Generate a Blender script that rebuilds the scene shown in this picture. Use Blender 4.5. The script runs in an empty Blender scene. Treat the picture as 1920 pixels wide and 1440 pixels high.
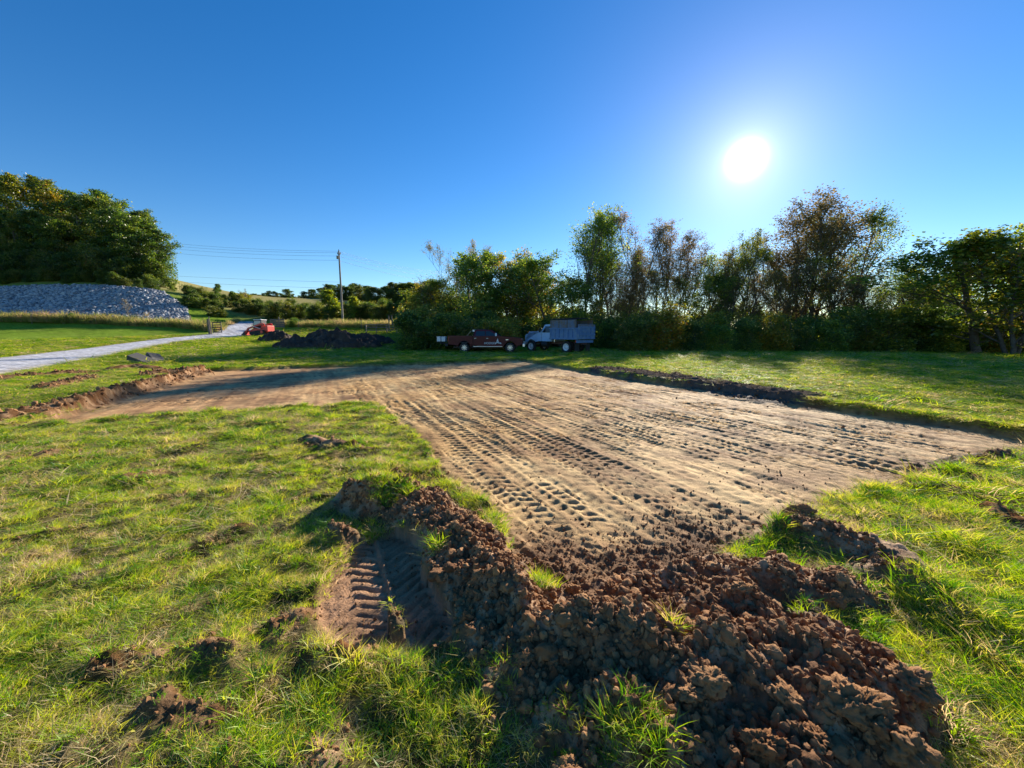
import bpy, bmesh, math, random
import numpy as np
from mathutils import Vector, Matrix
R = math.radians
scn = bpy.context.scene
COL = scn.collection

# ------------------------------------------------------------------ camera, sky, sun, exposure
FPX = 721.0; PITCH = R(7.43); HC = 1.6
SUN_AZ = R(29.7); SUN_EL = R(20.1)
cam = bpy.data.cameras.new('camera'); camo = bpy.data.objects.new('camera', cam); COL.objects.link(camo)
cam.sensor_width = 36; cam.lens = FPX / 1920 * 36; cam.clip_start = 0.05; cam.clip_end = 3000
camo.location = (0, 0, HC); camo.rotation_euler = (R(90) - PITCH, 0, 0)
scn.camera = camo
scn.view_settings.view_transform = 'Standard'; scn.view_settings.look = 'None'
scn.view_settings.exposure = 1.2; scn.view_settings.gamma = 1; scn.view_settings.use_curve_mapping = False
SD = Vector((math.sin(SUN_AZ) * math.cos(SUN_EL), math.cos(SUN_AZ) * math.cos(SUN_EL), math.sin(SUN_EL)))
sun = bpy.data.lights.new('sun', 'SUN'); suno = bpy.data.objects.new('sun', sun); COL.objects.link(suno)
sun.energy = 5.0; sun.angle = R(0.53); sun.color = (1, 0.9, 0.76)
suno.rotation_euler = SD.to_track_quat('Z', 'Y').to_euler()
W = bpy.data.worlds.new('World'); scn.world = W; W.use_nodes = True
nt = W.node_tree; nt.nodes.clear(); N = nt.nodes.new; L = nt.links.new
out = N('ShaderNodeOutputWorld'); bg = N('ShaderNodeBackground'); sky = N('ShaderNodeTexSky')
sky.sky_type = 'NISHITA'; sky.sun_disc = False; sky.sun_elevation = SUN_EL; sky.sun_rotation = SUN_AZ
sky.air_density = 1.0; sky.dust_density = 0.05; sky.ozone_density = 3.0; sky.altitude = 200
gam = N('ShaderNodeGamma'); gam.inputs[1].default_value = 1.0
hs = N('ShaderNodeHueSaturation'); hs.inputs['Saturation'].default_value = 1.33; hs.inputs['Hue'].default_value = .507; hs.inputs['Value'].default_value = 1.0
L(sky.outputs[0], gam.inputs[0]); L(gam.outputs[0], hs.inputs['Color']); L(hs.outputs[0], bg.inputs[0]); bg.inputs[1].default_value = 0.075
# the sun itself with its aureole, seen in the sky
tc = N('ShaderNodeTexCoord'); dot = N('ShaderNodeVectorMath'); dot.operation = 'DOT_PRODUCT'
nrm = N('ShaderNodeVectorMath'); nrm.operation = 'NORMALIZE'
L(tc.outputs['Generated'], nrm.inputs[0]); L(nrm.outputs[0], dot.inputs[0]); dot.inputs[1].default_value = SD
ac = N('ShaderNodeMath'); ac.operation = 'ARCCOSINE'; L(dot.outputs['Value'], ac.inputs[0])
def mth(op, a, b=None, c=None):
    n = N('ShaderNodeMath'); n.operation = op
    for i, v in enumerate((a, b, c)):
        if v is None: continue
        if isinstance(v, (int, float)): n.inputs[i].default_value = v
        else: L(v, n.inputs[i])
    return n.outputs[0]
def expo(w, amp): return mth('MULTIPLY', mth('EXPONENT', mth('MULTIPLY', ac.outputs[0], -1.0 / R(w))), amp)
core = mth('MULTIPLY', mth('EXPONENT', mth('MULTIPLY', mth('POWER', mth('DIVIDE', ac.outputs[0], R(1.22)), 2.0), -1.0)), 2.2)
c1 = N('ShaderNodeMix'); c1.data_type = 'RGBA'; c1.blend_type = 'MIX'
g1 = N('ShaderNodeBackground'); g1.inputs[0].default_value = (1, 0.97, 0.93, 1); L(mth('ADD', mth('MAXIMUM', core, 0.0), expo(2.8, 0.34)), g1.inputs[1])
g2 = N('ShaderNodeBackground'); g2.inputs[0].default_value = (0.95, 0.85, 1.0, 1); L(expo(9.0, 0.11), g2.inputs[1])
a1 = N('ShaderNodeAddShader'); a2 = N('ShaderNodeAddShader')
L(bg.outputs[0], a1.inputs[0]); L(g1.outputs[0], a1.inputs[1]); L(a1.outputs[0], a2.inputs[0]); L(g2.outputs[0], a2.inputs[1]); L(a2.outputs[0], out.inputs[0])

# ------------------------------------------------------------------ numeric helpers
RNG = np.random.default_rng(7); random.seed(7)
def ray(px, py):
    up = (720 - py) / FPX
    dy = math.cos(PITCH) + up * math.sin(PITCH); dz = up * math.cos(PITCH) - math.sin(PITCH)
    return ((px - 960) / FPX / dy, dz / dy)         # per metre of forward distance
def P(px, py, D): a, b = ray(px, py); return (a * D, D, HC + b * D)
def G(px, py, h=0.0): a, b = ray(px, py); t = -(HC - h) / b; return (a * t, t)
def sstep(a, b, x): t = np.clip((x - a) / (b - a), 0, 1); return t * t * (3 - 2 * t)
def hsh(ix, iy, s):
    n = (ix.astype(np.int64) * 374761393 + iy.astype(np.int64) * 668265263 + s * 974711) & 0x7fffffff
    n = ((n ^ (n >> 13)) * 1274126177) & 0x7fffffff
    return ((n ^ (n >> 16)) & 0xffff) / 65535.0
def perlin(x, y, s=0):
    ix = np.floor(x); iy = np.floor(y); fx = x - ix; fy = y - iy
    ux = fx * fx * fx * (fx * (fx * 6 - 15) + 10); uy = fy * fy * fy * (fy * (fy * 6 - 15) + 10)
    def g(i, j):
        a = hsh(ix + i, iy + j, s) * 6.2831853
        return np.cos(a) * (fx - i) + np.sin(a) * (fy - j)
    a = g(0, 0); b = g(1, 0); c = g(0, 1); d = g(1, 1)
    return 1.5 * ((a * (1 - ux) + b * ux) * (1 - uy) + (c * (1 - ux) + d * ux) * uy)
def fbm(x, y, f, o=4, s=0, gain=.5):
    r = 0; a = 1.0
    for k in range(o): r = r + a * perlin(x * f, y * f, s + k * 17); f *= 2.03; a *= gain
    return r
def lumps(x, y, cell, s, rmin=.25, rmax=.75, p=1.0):
    """rounded clods: max of random domes, returned in metres"""
    X = x / cell; Y = y / cell; ix = np.floor(X); iy = np.floor(Y); h = np.zeros_like(X)
    for i in (-1, 0, 1):
        for j in (-1, 0, 1):
            cx = ix + i + hsh(ix + i, iy + j, s); cy = iy + j + hsh(ix + i, iy + j, s + 5)
            r = rmin + (rmax - rmin) * hsh(ix + i, iy + j, s + 9) ** 2
            an = hsh(ix + i, iy + j, s + 11) * 3.14; dx = X - cx; dy = Y - cy
            e = (dx * np.cos(an) + dy * np.sin(an)) * 1.0; f = (-dx * np.sin(an) + dy * np.cos(an)) * 1.35
            h = np.maximum(h, np.sqrt(np.maximum(0, r * r - e * e - f * f)) * (hsh(ix + i, iy + j, s + 3) < p))
    return h * cell

# ------------------------------------------------------------------ terrain: far relief from a set of surveyed points
ctl = []
def cz(px, py, D): ctl.append(P(px, py, D))
for q in [(-150, 690, 19), (300, 642, 40), (150, 650, 35), (400, 627, 52), (490, 629, 54), (445, 604, 75), (0, 640, 38), (0, 602, 60), (200, 607, 62), (340, 612, 60),
          (643, 608, 62), (720, 614, 56), (800, 640, 45), (700, 655, 36), (500, 602, 78), (600, 600, 80), (740, 600, 80), (600, 635, 46),
          (290, 545, 130), (330, 566, 130), (370, 572, 130), (420, 574, 140), (340, 566, 170), (420, 570, 180), (300, 556, 170), (480, 556, 130), (620, 562, 140), (740, 574, 130), (560, 578, 104), (680, 584, 104), (350, 548, 95), (420, 556, 100), (480, 552, 170), (620, 558, 180), (740, 566, 180),
          (0, 541, 75), (120, 538, 76), (220, 539, 77), (300, 548, 76), (345, 578, 73), (-150, 545, 73), (-150, 610, 58), (345, 606, 66), (0, 490, 90), (130, 495, 94), (0, 420, 105), (250, 500, 90), (-200, 420, 100), (330, 530, 95)]:
    cz(*q)
for x, y, z in [(5, 30, 0), (14, 33, 0), (25, 30, 0), (35, 25, 0), (0, 34, .0), (-4, 34, .0), (8, 45, .0), (20, 50, -.2), (40, 45, -.3), (60, 30, -.3), (10, 60, .8), (30, 80, -.5), (60, 90, -1), (100, 60, -1), (20, 140, 1), (80, 200, -2),
                (200, 200, -2), (200, 0, -1), (0, -200, -1), (-200, -100, 0), (200, -200, -1), (-60, 5, .4), (-100, 20, 3), (-200, 60, 15), (-200, 200, 20), (-100, 250, 12), (-130, 200, 10), (-180, 220, 12), (0, 300, 15), (-40, 240, 15), (100, 300, 5),
                (-25, 12, .1), (-20, 20, 0), (-12, 22, 0), (-30, -20, 0), (0, -30, 0), (30, -20, 0), (-9, 26, 0), (0, 22, 0), (12, 20, 0), (22, 14, 0), (30, 5, 0), (-22, 0, 0), (0, 0, 0), (-8, 8, 0), (8, 8, 0), (500, 500, 0), (-500, 500, 60), (-500, -500, 0), (500, -500, 0)]:
    ctl.append((x, y, z))
ctl = np.array(ctl); _c = ctl[:, :2]
_A = np.sqrt(((_c[:, None] - _c[None]) ** 2).sum(-1) + 9.0)
_w = np.linalg.solve(_A - np.eye(len(_c)) * .3, ctl[:, 2])
def zbase(x, y):
    x = np.asarray(x, float); y = np.asarray(y, float); sh = x.shape; xf = x.ravel(); yf = y.ravel(); z = np.zeros_like(xf)
    r = np.hypot(xf, yf); m = r > 15
    if m.any():
        d = np.sqrt((xf[m][:, None] - _c[:, 0]) ** 2 + (yf[m][:, None] - _c[:, 1]) ** 2 + 9.0)
        z[m] = (d @ _w) * sstep(15, 27, r[m])
    return z.reshape(sh)
def zb(x, y): return float(zbase(np.array([x]), np.array([y]))[0])
def hit(px, py, lo=4, hi=170):
    a, b = ray(px, py); Ds = np.geomspace(lo, hi, 500); d = HC + b * Ds - zbase(a * Ds, Ds)
    k = np.where(d < 0)[0]; D = Ds[k[0]] if len(k) else hi
    return (a * D, D, zb(a * D, D))

# pad frame
UX, UY = -.44, .898
def uv(x, y): return x * UX + y * UY, x * UY - y * UX
def xy(u, v): return u * UX + v * UY, u * UY - v * UX
def dpoly(x, y, pts):
    """signed distance to polygon (negative inside)"""
    d = np.full(x.shape, 1e9); s = np.ones(x.shape); n = len(pts)
    for i in range(n):
        ax, ay = pts[i]; bx, by = pts[(i + 1) % n]; ex = bx - ax; ey = by - ay
        wx = x - ax; wy = y - ay; t = np.clip((wx * ex + wy * ey) / (ex * ex + ey * ey), 0, 1)
        d = np.minimum(d, np.hypot(wx - ex * t, wy - ey * t))
        c = ((ay > y) != (by > y)) & (x < (bx - ax) * (y - ay) / (by - ay + 1e-12) + ax); s = np.where(c, -s, s)
    return d * s
PADP = [xy(*q) for q in [(1.55, 1.0), (1.75, 3.2), (1.8, 4.2), (1.5, 9.0), (1.5, 10.5), (5.4, 10.7), (12.2, 10.6), (22.1, 11.6), (22.5, -4.95), (9.7, -5.0), (9.45, 1.0), (5, 1.25), (3.1, 1.2)]]
up_edge = [(0, 672), (100, 661), (200, 649), (300, 636), (370, 628), (402, 624), (425, 614), (443, 604)]
lo_edge = [(0, 702), (130, 680), (230, 661), (290, 649), (345, 640), (420, 634), (470, 629), (478, 604)]
DRV = [hit(*q)[:2] for q in [(-120, 684)] + up_edge] + [hit(*q)[:2] for q in (lo_edge[::-1] + [(-120, 722)])]
# soil ridges: px,py (crest as seen), crest height, half width
RIDGE = [[(705, 872, .34, .40), (770, 905, .24, .36), (850, 960, .20, .34), (905, 1020, .20, .38), (1000, 1110, .22, .42), (1110, 1165, .27, .5), (1230, 1160, .33, .55), (1400, 1135, .33, .58), (1510, 1165, .29, .44), (1545, 1270, .25, .34), (1570, 1380, .20, .28)],
         [(1180, 1070, .10, .30), (1330, 1060, .13, .33), (1470, 1065, .15, .34), (1580, 1085, .13, .26)],
         [(1460, 965, .10, .25), (1530, 972, .14, .26), (1640, 1010, .15, .28), (1690, 1060, .14, .25)],
         [(690, 1050, .05, .09), (720, 1100, .06, .11), (745, 1160, .09, .13)],
         [(1360, 1300, .22, .36), (1520, 1380, .22, .34), (1560, 1460, .18, .30), (1500, 1580, .16, .3)],
         [(580, 812, .11, .15), (612, 816, .16, .14), (660, 830, .04, .18)],
         [(640, 985, .10, .15), (662, 988, .09, .12)],
         [(560, 1385, .07, .16), (600, 1400, .09, .16)]]
RS = []
for rr in RIDGE:
    pp = [G(a, b, h) + (h, w) for a, b, h, w in rr]
    RS += [(pp[i], pp[i + 1]) for i in range(len(pp) - 1)]
def ridge(x, y):
    H = np.zeros(x.shape); M = np.zeros(x.shape)
    wob = 1 + .25 * perlin(x * 3.1, y * 3.1, 5)
    for (ax, ay, ah, aw), (bx, by, bh, bw) in RS:
        ex = bx - ax; ey = by - ay; t = np.clip(((x - ax) * ex + (y - ay) * ey) / (ex * ex + ey * ey), 0, 1)
        d = np.hypot(x - ax - ex * t, y - ay - ey * t); h = ah + (bh - ah) * t; w = (aw + (bw - aw) * t) * 1.15 * wob
        q = np.clip(1 - d / w, 0, 1); H = np.maximum(H, .84 * h * q ** .85 * (1 - .15 * q)); M = np.maximum(M, np.clip(1.25 - d / w, 0, 1))
    return H, M
# spoil round the arm, soil on the grass
SPOIL = [([(20, 785), (110, 765), (220, 735), (300, 715), (380, 692)], .14, .36), ([(215, 693), (250, 688), (285, 692)], .14, .45), ([(290, 703), (330, 700), (375, 697)], .2, .5), ([(0, 712), (60, 706), (150, 700)], .10, .6),
         ([(1140, 692), (1200, 700), (1280, 710), (1370, 724), (1460, 738)], .07, 1.15), ([(1770, 868), (1840, 850)], .1, .3), ([(1840, 905), (1920, 925)], .07, .2), ([(1780, 925), (1900, 985)], .05, .2),
         ([(250, 902), (300, 890)], .035, .22), ([(400, 1010), (450, 995)], .03, .14), ([(560, 840), (650, 835), (690, 842)], .04, .16), ([(180, 1265), (300, 1235), (420, 1230)], .035, .13), ([(300, 1330), (420, 1350)], .04, .11), ([(520, 1180), (570, 1150)], .035, .09), ([(60, 860), (150, 850)], .04, .3),
         ([(80, 728), (170, 708)], .09, .4), ([(330, 668), (450, 664)], .05, .7), ([(100, 1000), (150, 990)], .03, .12), ([(600, 1240), (680, 1225)], .04, .10), ([(640, 1010), (700, 1030)], .04, .12)]
def spoil(x, y):
    H = np.zeros(x.shape); wob = 1 + .5 * perlin(x * 2.3, y * 2.3, 31)
    for pts, h, w in SPOIL:
        g = [G(*q) for q in pts]
        for (ax, ay), (bx, by) in zip(g[:-1], g[1:]):
            ex = bx - ax; ey = by - ay; t = np.clip(((x - ax) * ex + (y - ay) * ey) / (ex * ex + ey * ey), 0, 1)
            d = np.hypot(x - ax - ex * t, y - ay - ey * t); H = np.maximum(H, h * np.clip(1 - d / (w * wob + .02), 0, 1) ** .8)
    return H
PATCH = [G(*q) for q in [(655, 1010), (780, 985), (860, 1075), (905, 1190), (800, 1225), (690, 1215), (600, 1195), (590, 1120)]]
BIGP = [P(700, 640, 36)[:2]]
# tracks
TR = []
for i in range(190):
    TR.append((RNG.uniform(.9, 10.6), RNG.uniform(-.5, 17) if i < 130 else RNG.uniform(-.5, 5), RNG.uniform(4, 20), RNG.normal(0, .05), RNG.normal(0, .3), RNG.uniform(.34, .42), RNG.choice([.09, .10, .115, .13]), RNG.uniform(.005, .013), RNG.uniform(0, 6)))
for v0 in (1.75, 2.15, 3.0, 3.4): TR.append((v0, 1.2, 9, .01, .05, .36, .14, .019, v0))
TRA = [(RNG.uniform(10, 22), -5, RNG.uniform(5, 8), RNG.normal(0, .06)) for i in range(12)]
def tread(u, v):
    z = np.zeros(u.shape); lim = np.zeros(u.shape)
    for v0, ua, ul, a, b, w, per, dep, ph in TR:
        t = v - v0 - a * (u - 8) - b * np.sin((u + ph) * .35)
        m = (np.abs(t) < w / 2) & (u > ua) & (u < ua + ul)
        if not m.any(): continue
        tm = t[m]; s = u[m] + np.abs(tm) * .35 + np.where(tm > 0, per * .5, 0)
        lug = sstep(-.15, .5, np.sin(s * 6.2832 / per)) * (np.abs(np.abs(tm) - w * .25) < w * .19)
        edge = sstep(w / 2 - .05, w / 2, np.abs(tm))
        z[m] = -dep * lug * (1 - edge) * 1.5 - .006 + .012 * edge
    for u0, va, vl, a in TRA:
        t = u - u0 - a * (v + 5)
        m = (np.abs(t) < .2) & (v > va) & (v < va + vl)
        tm = t[m]; z[m] = -.012 * sstep(-.2, .4, np.sin((v[m]) * 6.28 / .14)) + .014 * sstep(.15, .2, np.abs(tm))
    return z

def surface(x, y):
    """height and the masks that paint and split the ground"""
    z = zbase(x, y); r = np.hypot(x, y); near = r < 60
    out = {k: np.zeros(x.shape) for k in ('pad', 'ridge', 'spoil', 'patch', 'big', 'bare')}
    out['pd'] = np.full(x.shape, 9.); out['dd'] = np.full(x.shape, 9.)
    z = z + .25 * fbm(x, y, .05, 3, 71) * sstep(30, 90, r)
    m = r < 34; X = x[m]; Y = y[m]; r_ = r[m]
    u, v = uv(X, Y)
    zz = .035 * fbm(X, Y, .35, 2, 3)
    cl = .048 * fbm(X, Y, 2.1, 3, 13) + .022 * fbm(X, Y, 5.2, 2, 15) * (r_ < 14) + .012 * np.maximum(0, perlin(X * 7, Y * 7, 4)) * (r_ < 8)
    pd = dpoly(X, Y, PADP) + .12 * perlin(X * .8, Y * .8, 7) + .08 * perlin(X * 2.1, Y * 2.1, 8) + .035 * perlin(X * 7, Y * 7, 9)
    inp = sstep(.05, -.06, pd)
    wear = (.35 + .65 * sstep(-.5, .6, fbm(X, Y, .55, 3, 44))) * np.clip(.9 + .8 * perlin(X * 5, Y * 5, 45), .1, 1.6) * (1 + 1.6 * sstep(4, 11, r_))
    crumb = sstep(.25, .8, fbm(X, Y, .8, 3, 91))
    nearu = sstep(2.85, 2.0, u + .3 * perlin(X * 2, Y * 2, 66) + .08 * perlin(X * 8, Y * 8, 67)) * sstep(4.0, 2.7, v)      # chewed soil next to the pile
    tz = tread(u, v) * wear * (1 - .8 * nearu)
    fine = r_ < 9
    pz = -.15 + .02 * fbm(X, Y, .4, 2, 23) + tz + .007 * fbm(X, Y, 7, 3, 29) * fine - .012 * np.maximum(0, perlin(X * 13 * .8, Y * 13, 30)) * fine + .012 * fbm(X, Y, 2.5, 2, 33) * (r_ >= 9)
    stk = fbm(v * 2.6, u * .10, 1, 3, 301); pz = pz + .014 * stk + .009 * perlin(v * 9, u * .25, 302)
    out['stk'] = np.zeros(x.shape); out['stk'][m] = stk + .6 * perlin(v * 7, u * .2, 303)
    lm = np.zeros(X.shape); k = r_ < 14
    lm[k] = lumps(X[k] + .01 * perlin(X[k] * 30, Y[k] * 30, 1), Y[k], .05, 3, .2, .8, .7) * .6
    pz = pz + lm * (crumb * .5 + nearu * 1.1)
    pz = pz + .012 * nearu * perlin(X * 9, Y * 9, 6)
    zz = (zz * .5 + cl) * (1 - inp) + inp * (zz * .3 + pz)
    # lip of crumbled sod along the cut
    lip = np.exp(-((pd - .06) / .09) ** 2) * (.03 + .05 * np.maximum(0, perlin(X * 4, Y * 4, 77)))
    zz = zz + lip * (r_ < 26)
    k = r_ < 9
    H = np.zeros(X.shape); M = np.zeros(X.shape)
    H[k], M[k] = ridge(X[k], Y[k])
    S = spoil(X, Y)
    pa = sstep(.05, -.05, dpoly(X, Y, PATCH) + .05 * perlin(X * 6, Y * 6, 19)) * (H < .05)
    rough = np.clip(sstep(.015, .09, H) + sstep(.005, .04, S), 0, 1) * (1 - pa)
    kk = (rough > 0) & (r_ < 22)
    cl2 = np.zeros(X.shape); a = X[kk]; b = Y[kk]
    wx = a + .02 * perlin(a * 14, b * 14, 1); wy = b + .02 * perlin(a * 14, b * 14, 2)
    cl2[kk] = lumps(wx, wy, .16, 11, .2, .6, .5) * .5 + lumps(wx, wy, .085, 17, .25, .7, .5) * .5 + lumps(wx, wy, .045, 21, .3, .8, .85) * .65 + lumps(wx, wy, .02, 41, .3, .8) * .6 + .012 * fbm(a, b, 11, 3, 51)
    H2 = H * (1 + .35 * perlin(X * 4.2, Y * 4.2, 61)) + S * (1 + .5 * perlin(X * 3.3, Y * 3.3, 62))
    zz = zz + H2 + cl2 * rough * .8 + .006 * fbm(X, Y, 16, 2, 401) * (r_ < 4.5) * (1 - inp)
    # two-lane track print in soft clay at the left
    lane = np.abs(((v + .12) / .42) % 1 - .5); pz2 = -.05 - .02 * sstep(.35, .7, np.sin((u + .3 * np.abs(lane) + .015 * perlin(X * 7, Y * 7, 8)) * 6.2832 / .09)) * (lane < .43) * (.5 + .5 * sstep(-.3, .3, perlin(X * 4, Y * 4, 88))) + .006 * fbm(X, Y, 14, 3, 5) + .02 * sstep(.44, .5, lane)
    zz = zz * (1 - pa) + pa * (pz2)
    z[m] = z[m] + zz
    out['pad'][m] = inp; out['ridge'][m] = H; out['spoil'][m] = S; out['patch'][m] = pa; out['pd'][m] = pd
    out['bare'][m] = np.clip(inp + sstep(.02, .07, H) + sstep(.012, .04, S) + pa, 0, 1); out['tz'] = np.zeros(x.shape); out['tz'][m] = tz; out['nearu'] = np.zeros(x.shape); out['nearu'][m] = nearu * inp; out['crumb'] = np.zeros(x.shape); out['crumb'][m] = crumb * inp
    # driveway
    k = (r > 14) & (r < 110) & (y > 0)
    dd = dpoly(x[k], y[k], DRV) + .18 * perlin(x[k] * .9, y[k] * .9, 14); out['dd'][k] = dd
    z[k] = z[k] + .05 * sstep(.1, -.2, dd)
    return z, out

# ------------------------------------------------------------------ mesh + tag helpers
def mesh(name, v, f, mat=None, smooth=False, attrs=None):
    """f: int array (n,k) all same size, or list of such arrays"""
    v = np.asarray(v, np.float32); fs = f if isinstance(f, list) else [f]
    me = bpy.data.meshes.new(name); me.vertices.add(len(v)); me.vertices.foreach_set('co', v.ravel())
    nl = sum(a.size for a in fs); npoly = sum(len(a) for a in fs)
    if npoly == 0: fs = []
    me.loops.add(nl); me.polygons.add(npoly)
    if npoly: me.loops.foreach_set('vertex_index', np.concatenate([a.ravel() for a in fs]).astype(np.int32))
    if npoly:
        tot = np.concatenate([np.full(len(a), a.shape[1]) for a in fs]).astype(np.int32)
        me.polygons.foreach_set('loop_start', np.concatenate([[0], np.cumsum(tot)[:-1]]).astype(np.int32))
    me.update(calc_edges=True)
    if smooth: me.polygons.foreach_set('use_smooth', np.ones(npoly, bool))
    if attrs:
        for k, (typ, dat) in attrs.items():
            at = me.attributes.new(k, typ, 'POINT')
            key = {'FLOAT_COLOR': 'color', 'FLOAT_VECTOR': 'vector'}.get(typ, 'value')
            at.data.foreach_set(key, np.asarray(dat, np.int32 if typ == 'INT' else np.float32).ravel())
    if mat: me.materials.append(mat)
    if npoly: me.validate()
    return me
def obj(name, me, parent=None, loc=None, kind=None, label=None, cat=None, group=None):
    o = bpy.data.objects.new(name, me); COL.objects.link(o)
    if parent: o.parent = parent
    if loc is not None: o.location = loc
    return tag(o, label, cat, group, kind)
def tag(o, label=None, cat=None, group=None, kind=None):
    if label: o['label'] = label
    if cat: o['category'] = cat
    if group: o['group'] = group
    if kind: o['kind'] = kind
    return o
def empty(name, loc, rz, label, cat, group=None, scale=1):
    o = bpy.data.objects.new(name, None); COL.objects.link(o); o.location = loc; o.rotation_euler = (0, 0, rz); o.scale = (scale,) * 3
    o.empty_display_size = .2
    return tag(o, label, cat, group)
def copy_tree(o, loc, rz, label=None, scale=1.0, color=None):
    r = o.copy(); COL.objects.link(r); r.location = loc; r.rotation_euler = (0, 0, rz); r.scale = (scale,) * 3 if isinstance(scale, (int, float)) else scale
    if label: r['label'] = label
    for c in list(o.children):
        k = c.copy(); COL.objects.link(k); k.parent = r
        if color: k.color = color
        for g in c.children: d = g.copy(); COL.objects.link(d); d.parent = k
    return r

# ------------------------------------------------------------------ materials
def mat(name, col=(.5, .5, .5), rough=.7, metal=0, spec=.5, noise=None, bump=None, coat=0, emit=None):
    m = bpy.data.materials.new(name); m.use_nodes = True; t = m.node_tree; b = t.nodes['Principled BSDF']
    b.inputs['Base Color'].default_value = (*col, 1); b.inputs['Roughness'].default_value = rough; b.inputs['Metallic'].default_value = metal
    b.inputs['Specular IOR Level'].default_value = spec; b.inputs['Coat Weight'].default_value = coat
    g = t.nodes.new('ShaderNodeNewGeometry'); tcd = t.nodes.new('ShaderNodeTexCoord')
    if noise:
        col2, sc, lo, hi = noise
        n = t.nodes.new('ShaderNodeTexNoise'); n.inputs['Scale'].default_value = sc; n.inputs['Detail'].default_value = 6; n.inputs['Roughness'].default_value = .65
        mr = t.nodes.new('ShaderNodeMapRange'); mr.inputs[1].default_value = lo; mr.inputs[2].default_value = hi
        mx = t.nodes.new('ShaderNodeMix'); mx.data_type = 'RGBA'; mx.inputs[6].default_value = (*col, 1); mx.inputs[7].default_value = (*col2, 1)
        t.links.new(tcd.outputs['Object'], n.inputs['Vector']); t.links.new(n.outputs[0], mr.inputs[0]); t.links.new(mr.outputs[0], mx.inputs[0]); t.links.new(mx.outputs[2], b.inputs['Base Color'])
    if bump:
        sc, st, di = bump
        n = t.nodes.new('ShaderNodeTexNoise'); n.inputs['Scale'].default_value = sc; n.inputs['Detail'].default_value = 5
        bp = t.nodes.new('ShaderNodeBump'); bp.inputs['Strength'].default_value = st; bp.inputs['Distance'].default_value = di
        t.links.new(tcd.outputs['Object'], n.inputs['Vector']); t.links.new(n.outputs[0], bp.inputs['Height']); t.links.new(bp.outputs[0], b.inputs['Normal'])
    return m
def soil_mat(name, rough=.9, spec=.3, fscale=60, bst=.6, bdi=.01, var=.35):
    """colour comes from the surveyed 'col' attribute, grain from noise"""
    m = bpy.data.materials.new(name); m.use_nodes = True; t = m.node_tree; b = t.nodes['Principled BSDF']
    a = t.nodes.new('ShaderNodeAttribute'); a.attribute_name = 'col'; g = t.nodes.new('ShaderNodeNewGeometry')
    n = t.nodes.new('ShaderNodeTexNoise'); n.inputs['Scale'].default_value = fscale; n.inputs['Detail'].default_value = 6; n.inputs['Roughness'].default_value = .7
    n2 = t.nodes.new('ShaderNodeTexNoise'); n2.inputs['Scale'].default_value = 5; n2.inputs['Detail'].default_value = 4
    ad = t.nodes.new('ShaderNodeMath'); ad.operation = 'ADD'
    mr = t.nodes.new('ShaderNodeMapRange'); mr.inputs[1].default_value = .7; mr.inputs[2].default_value = 1.3; mr.inputs[3].default_value = 1 - var; mr.inputs[4].default_value = 1 + var
    mu = t.nodes.new('ShaderNodeVectorMath'); mu.operation = 'SCALE'
    t.links.new(g.outputs['Position'], n.inputs['Vector']); t.links.new(g.outputs['Position'], n2.inputs['Vector'])
    t.links.new(n.outputs[0], ad.inputs[0]); t.links.new(n2.outputs[0], ad.inputs[1]); t.links.new(ad.outputs[0], mr.inputs[0])
    t.links.new(a.outputs['Color'], mu.inputs[0]); t.links.new(mr.outputs[0], mu.inputs['Scale']); t.links.new(mu.outputs[0], b.inputs['Base Color'])
    bp = t.nodes.new('ShaderNodeBump'); bp.inputs['Strength'].default_value = bst; bp.inputs['Distance'].default_value = bdi
    t.links.new(n.outputs[0], bp.inputs['Height']); t.links.new(bp.outputs[0], b.inputs['Normal'])
    b.inputs['Roughness'].default_value = rough; b.inputs['Specular IOR Level'].default_value = spec
    return m
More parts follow.
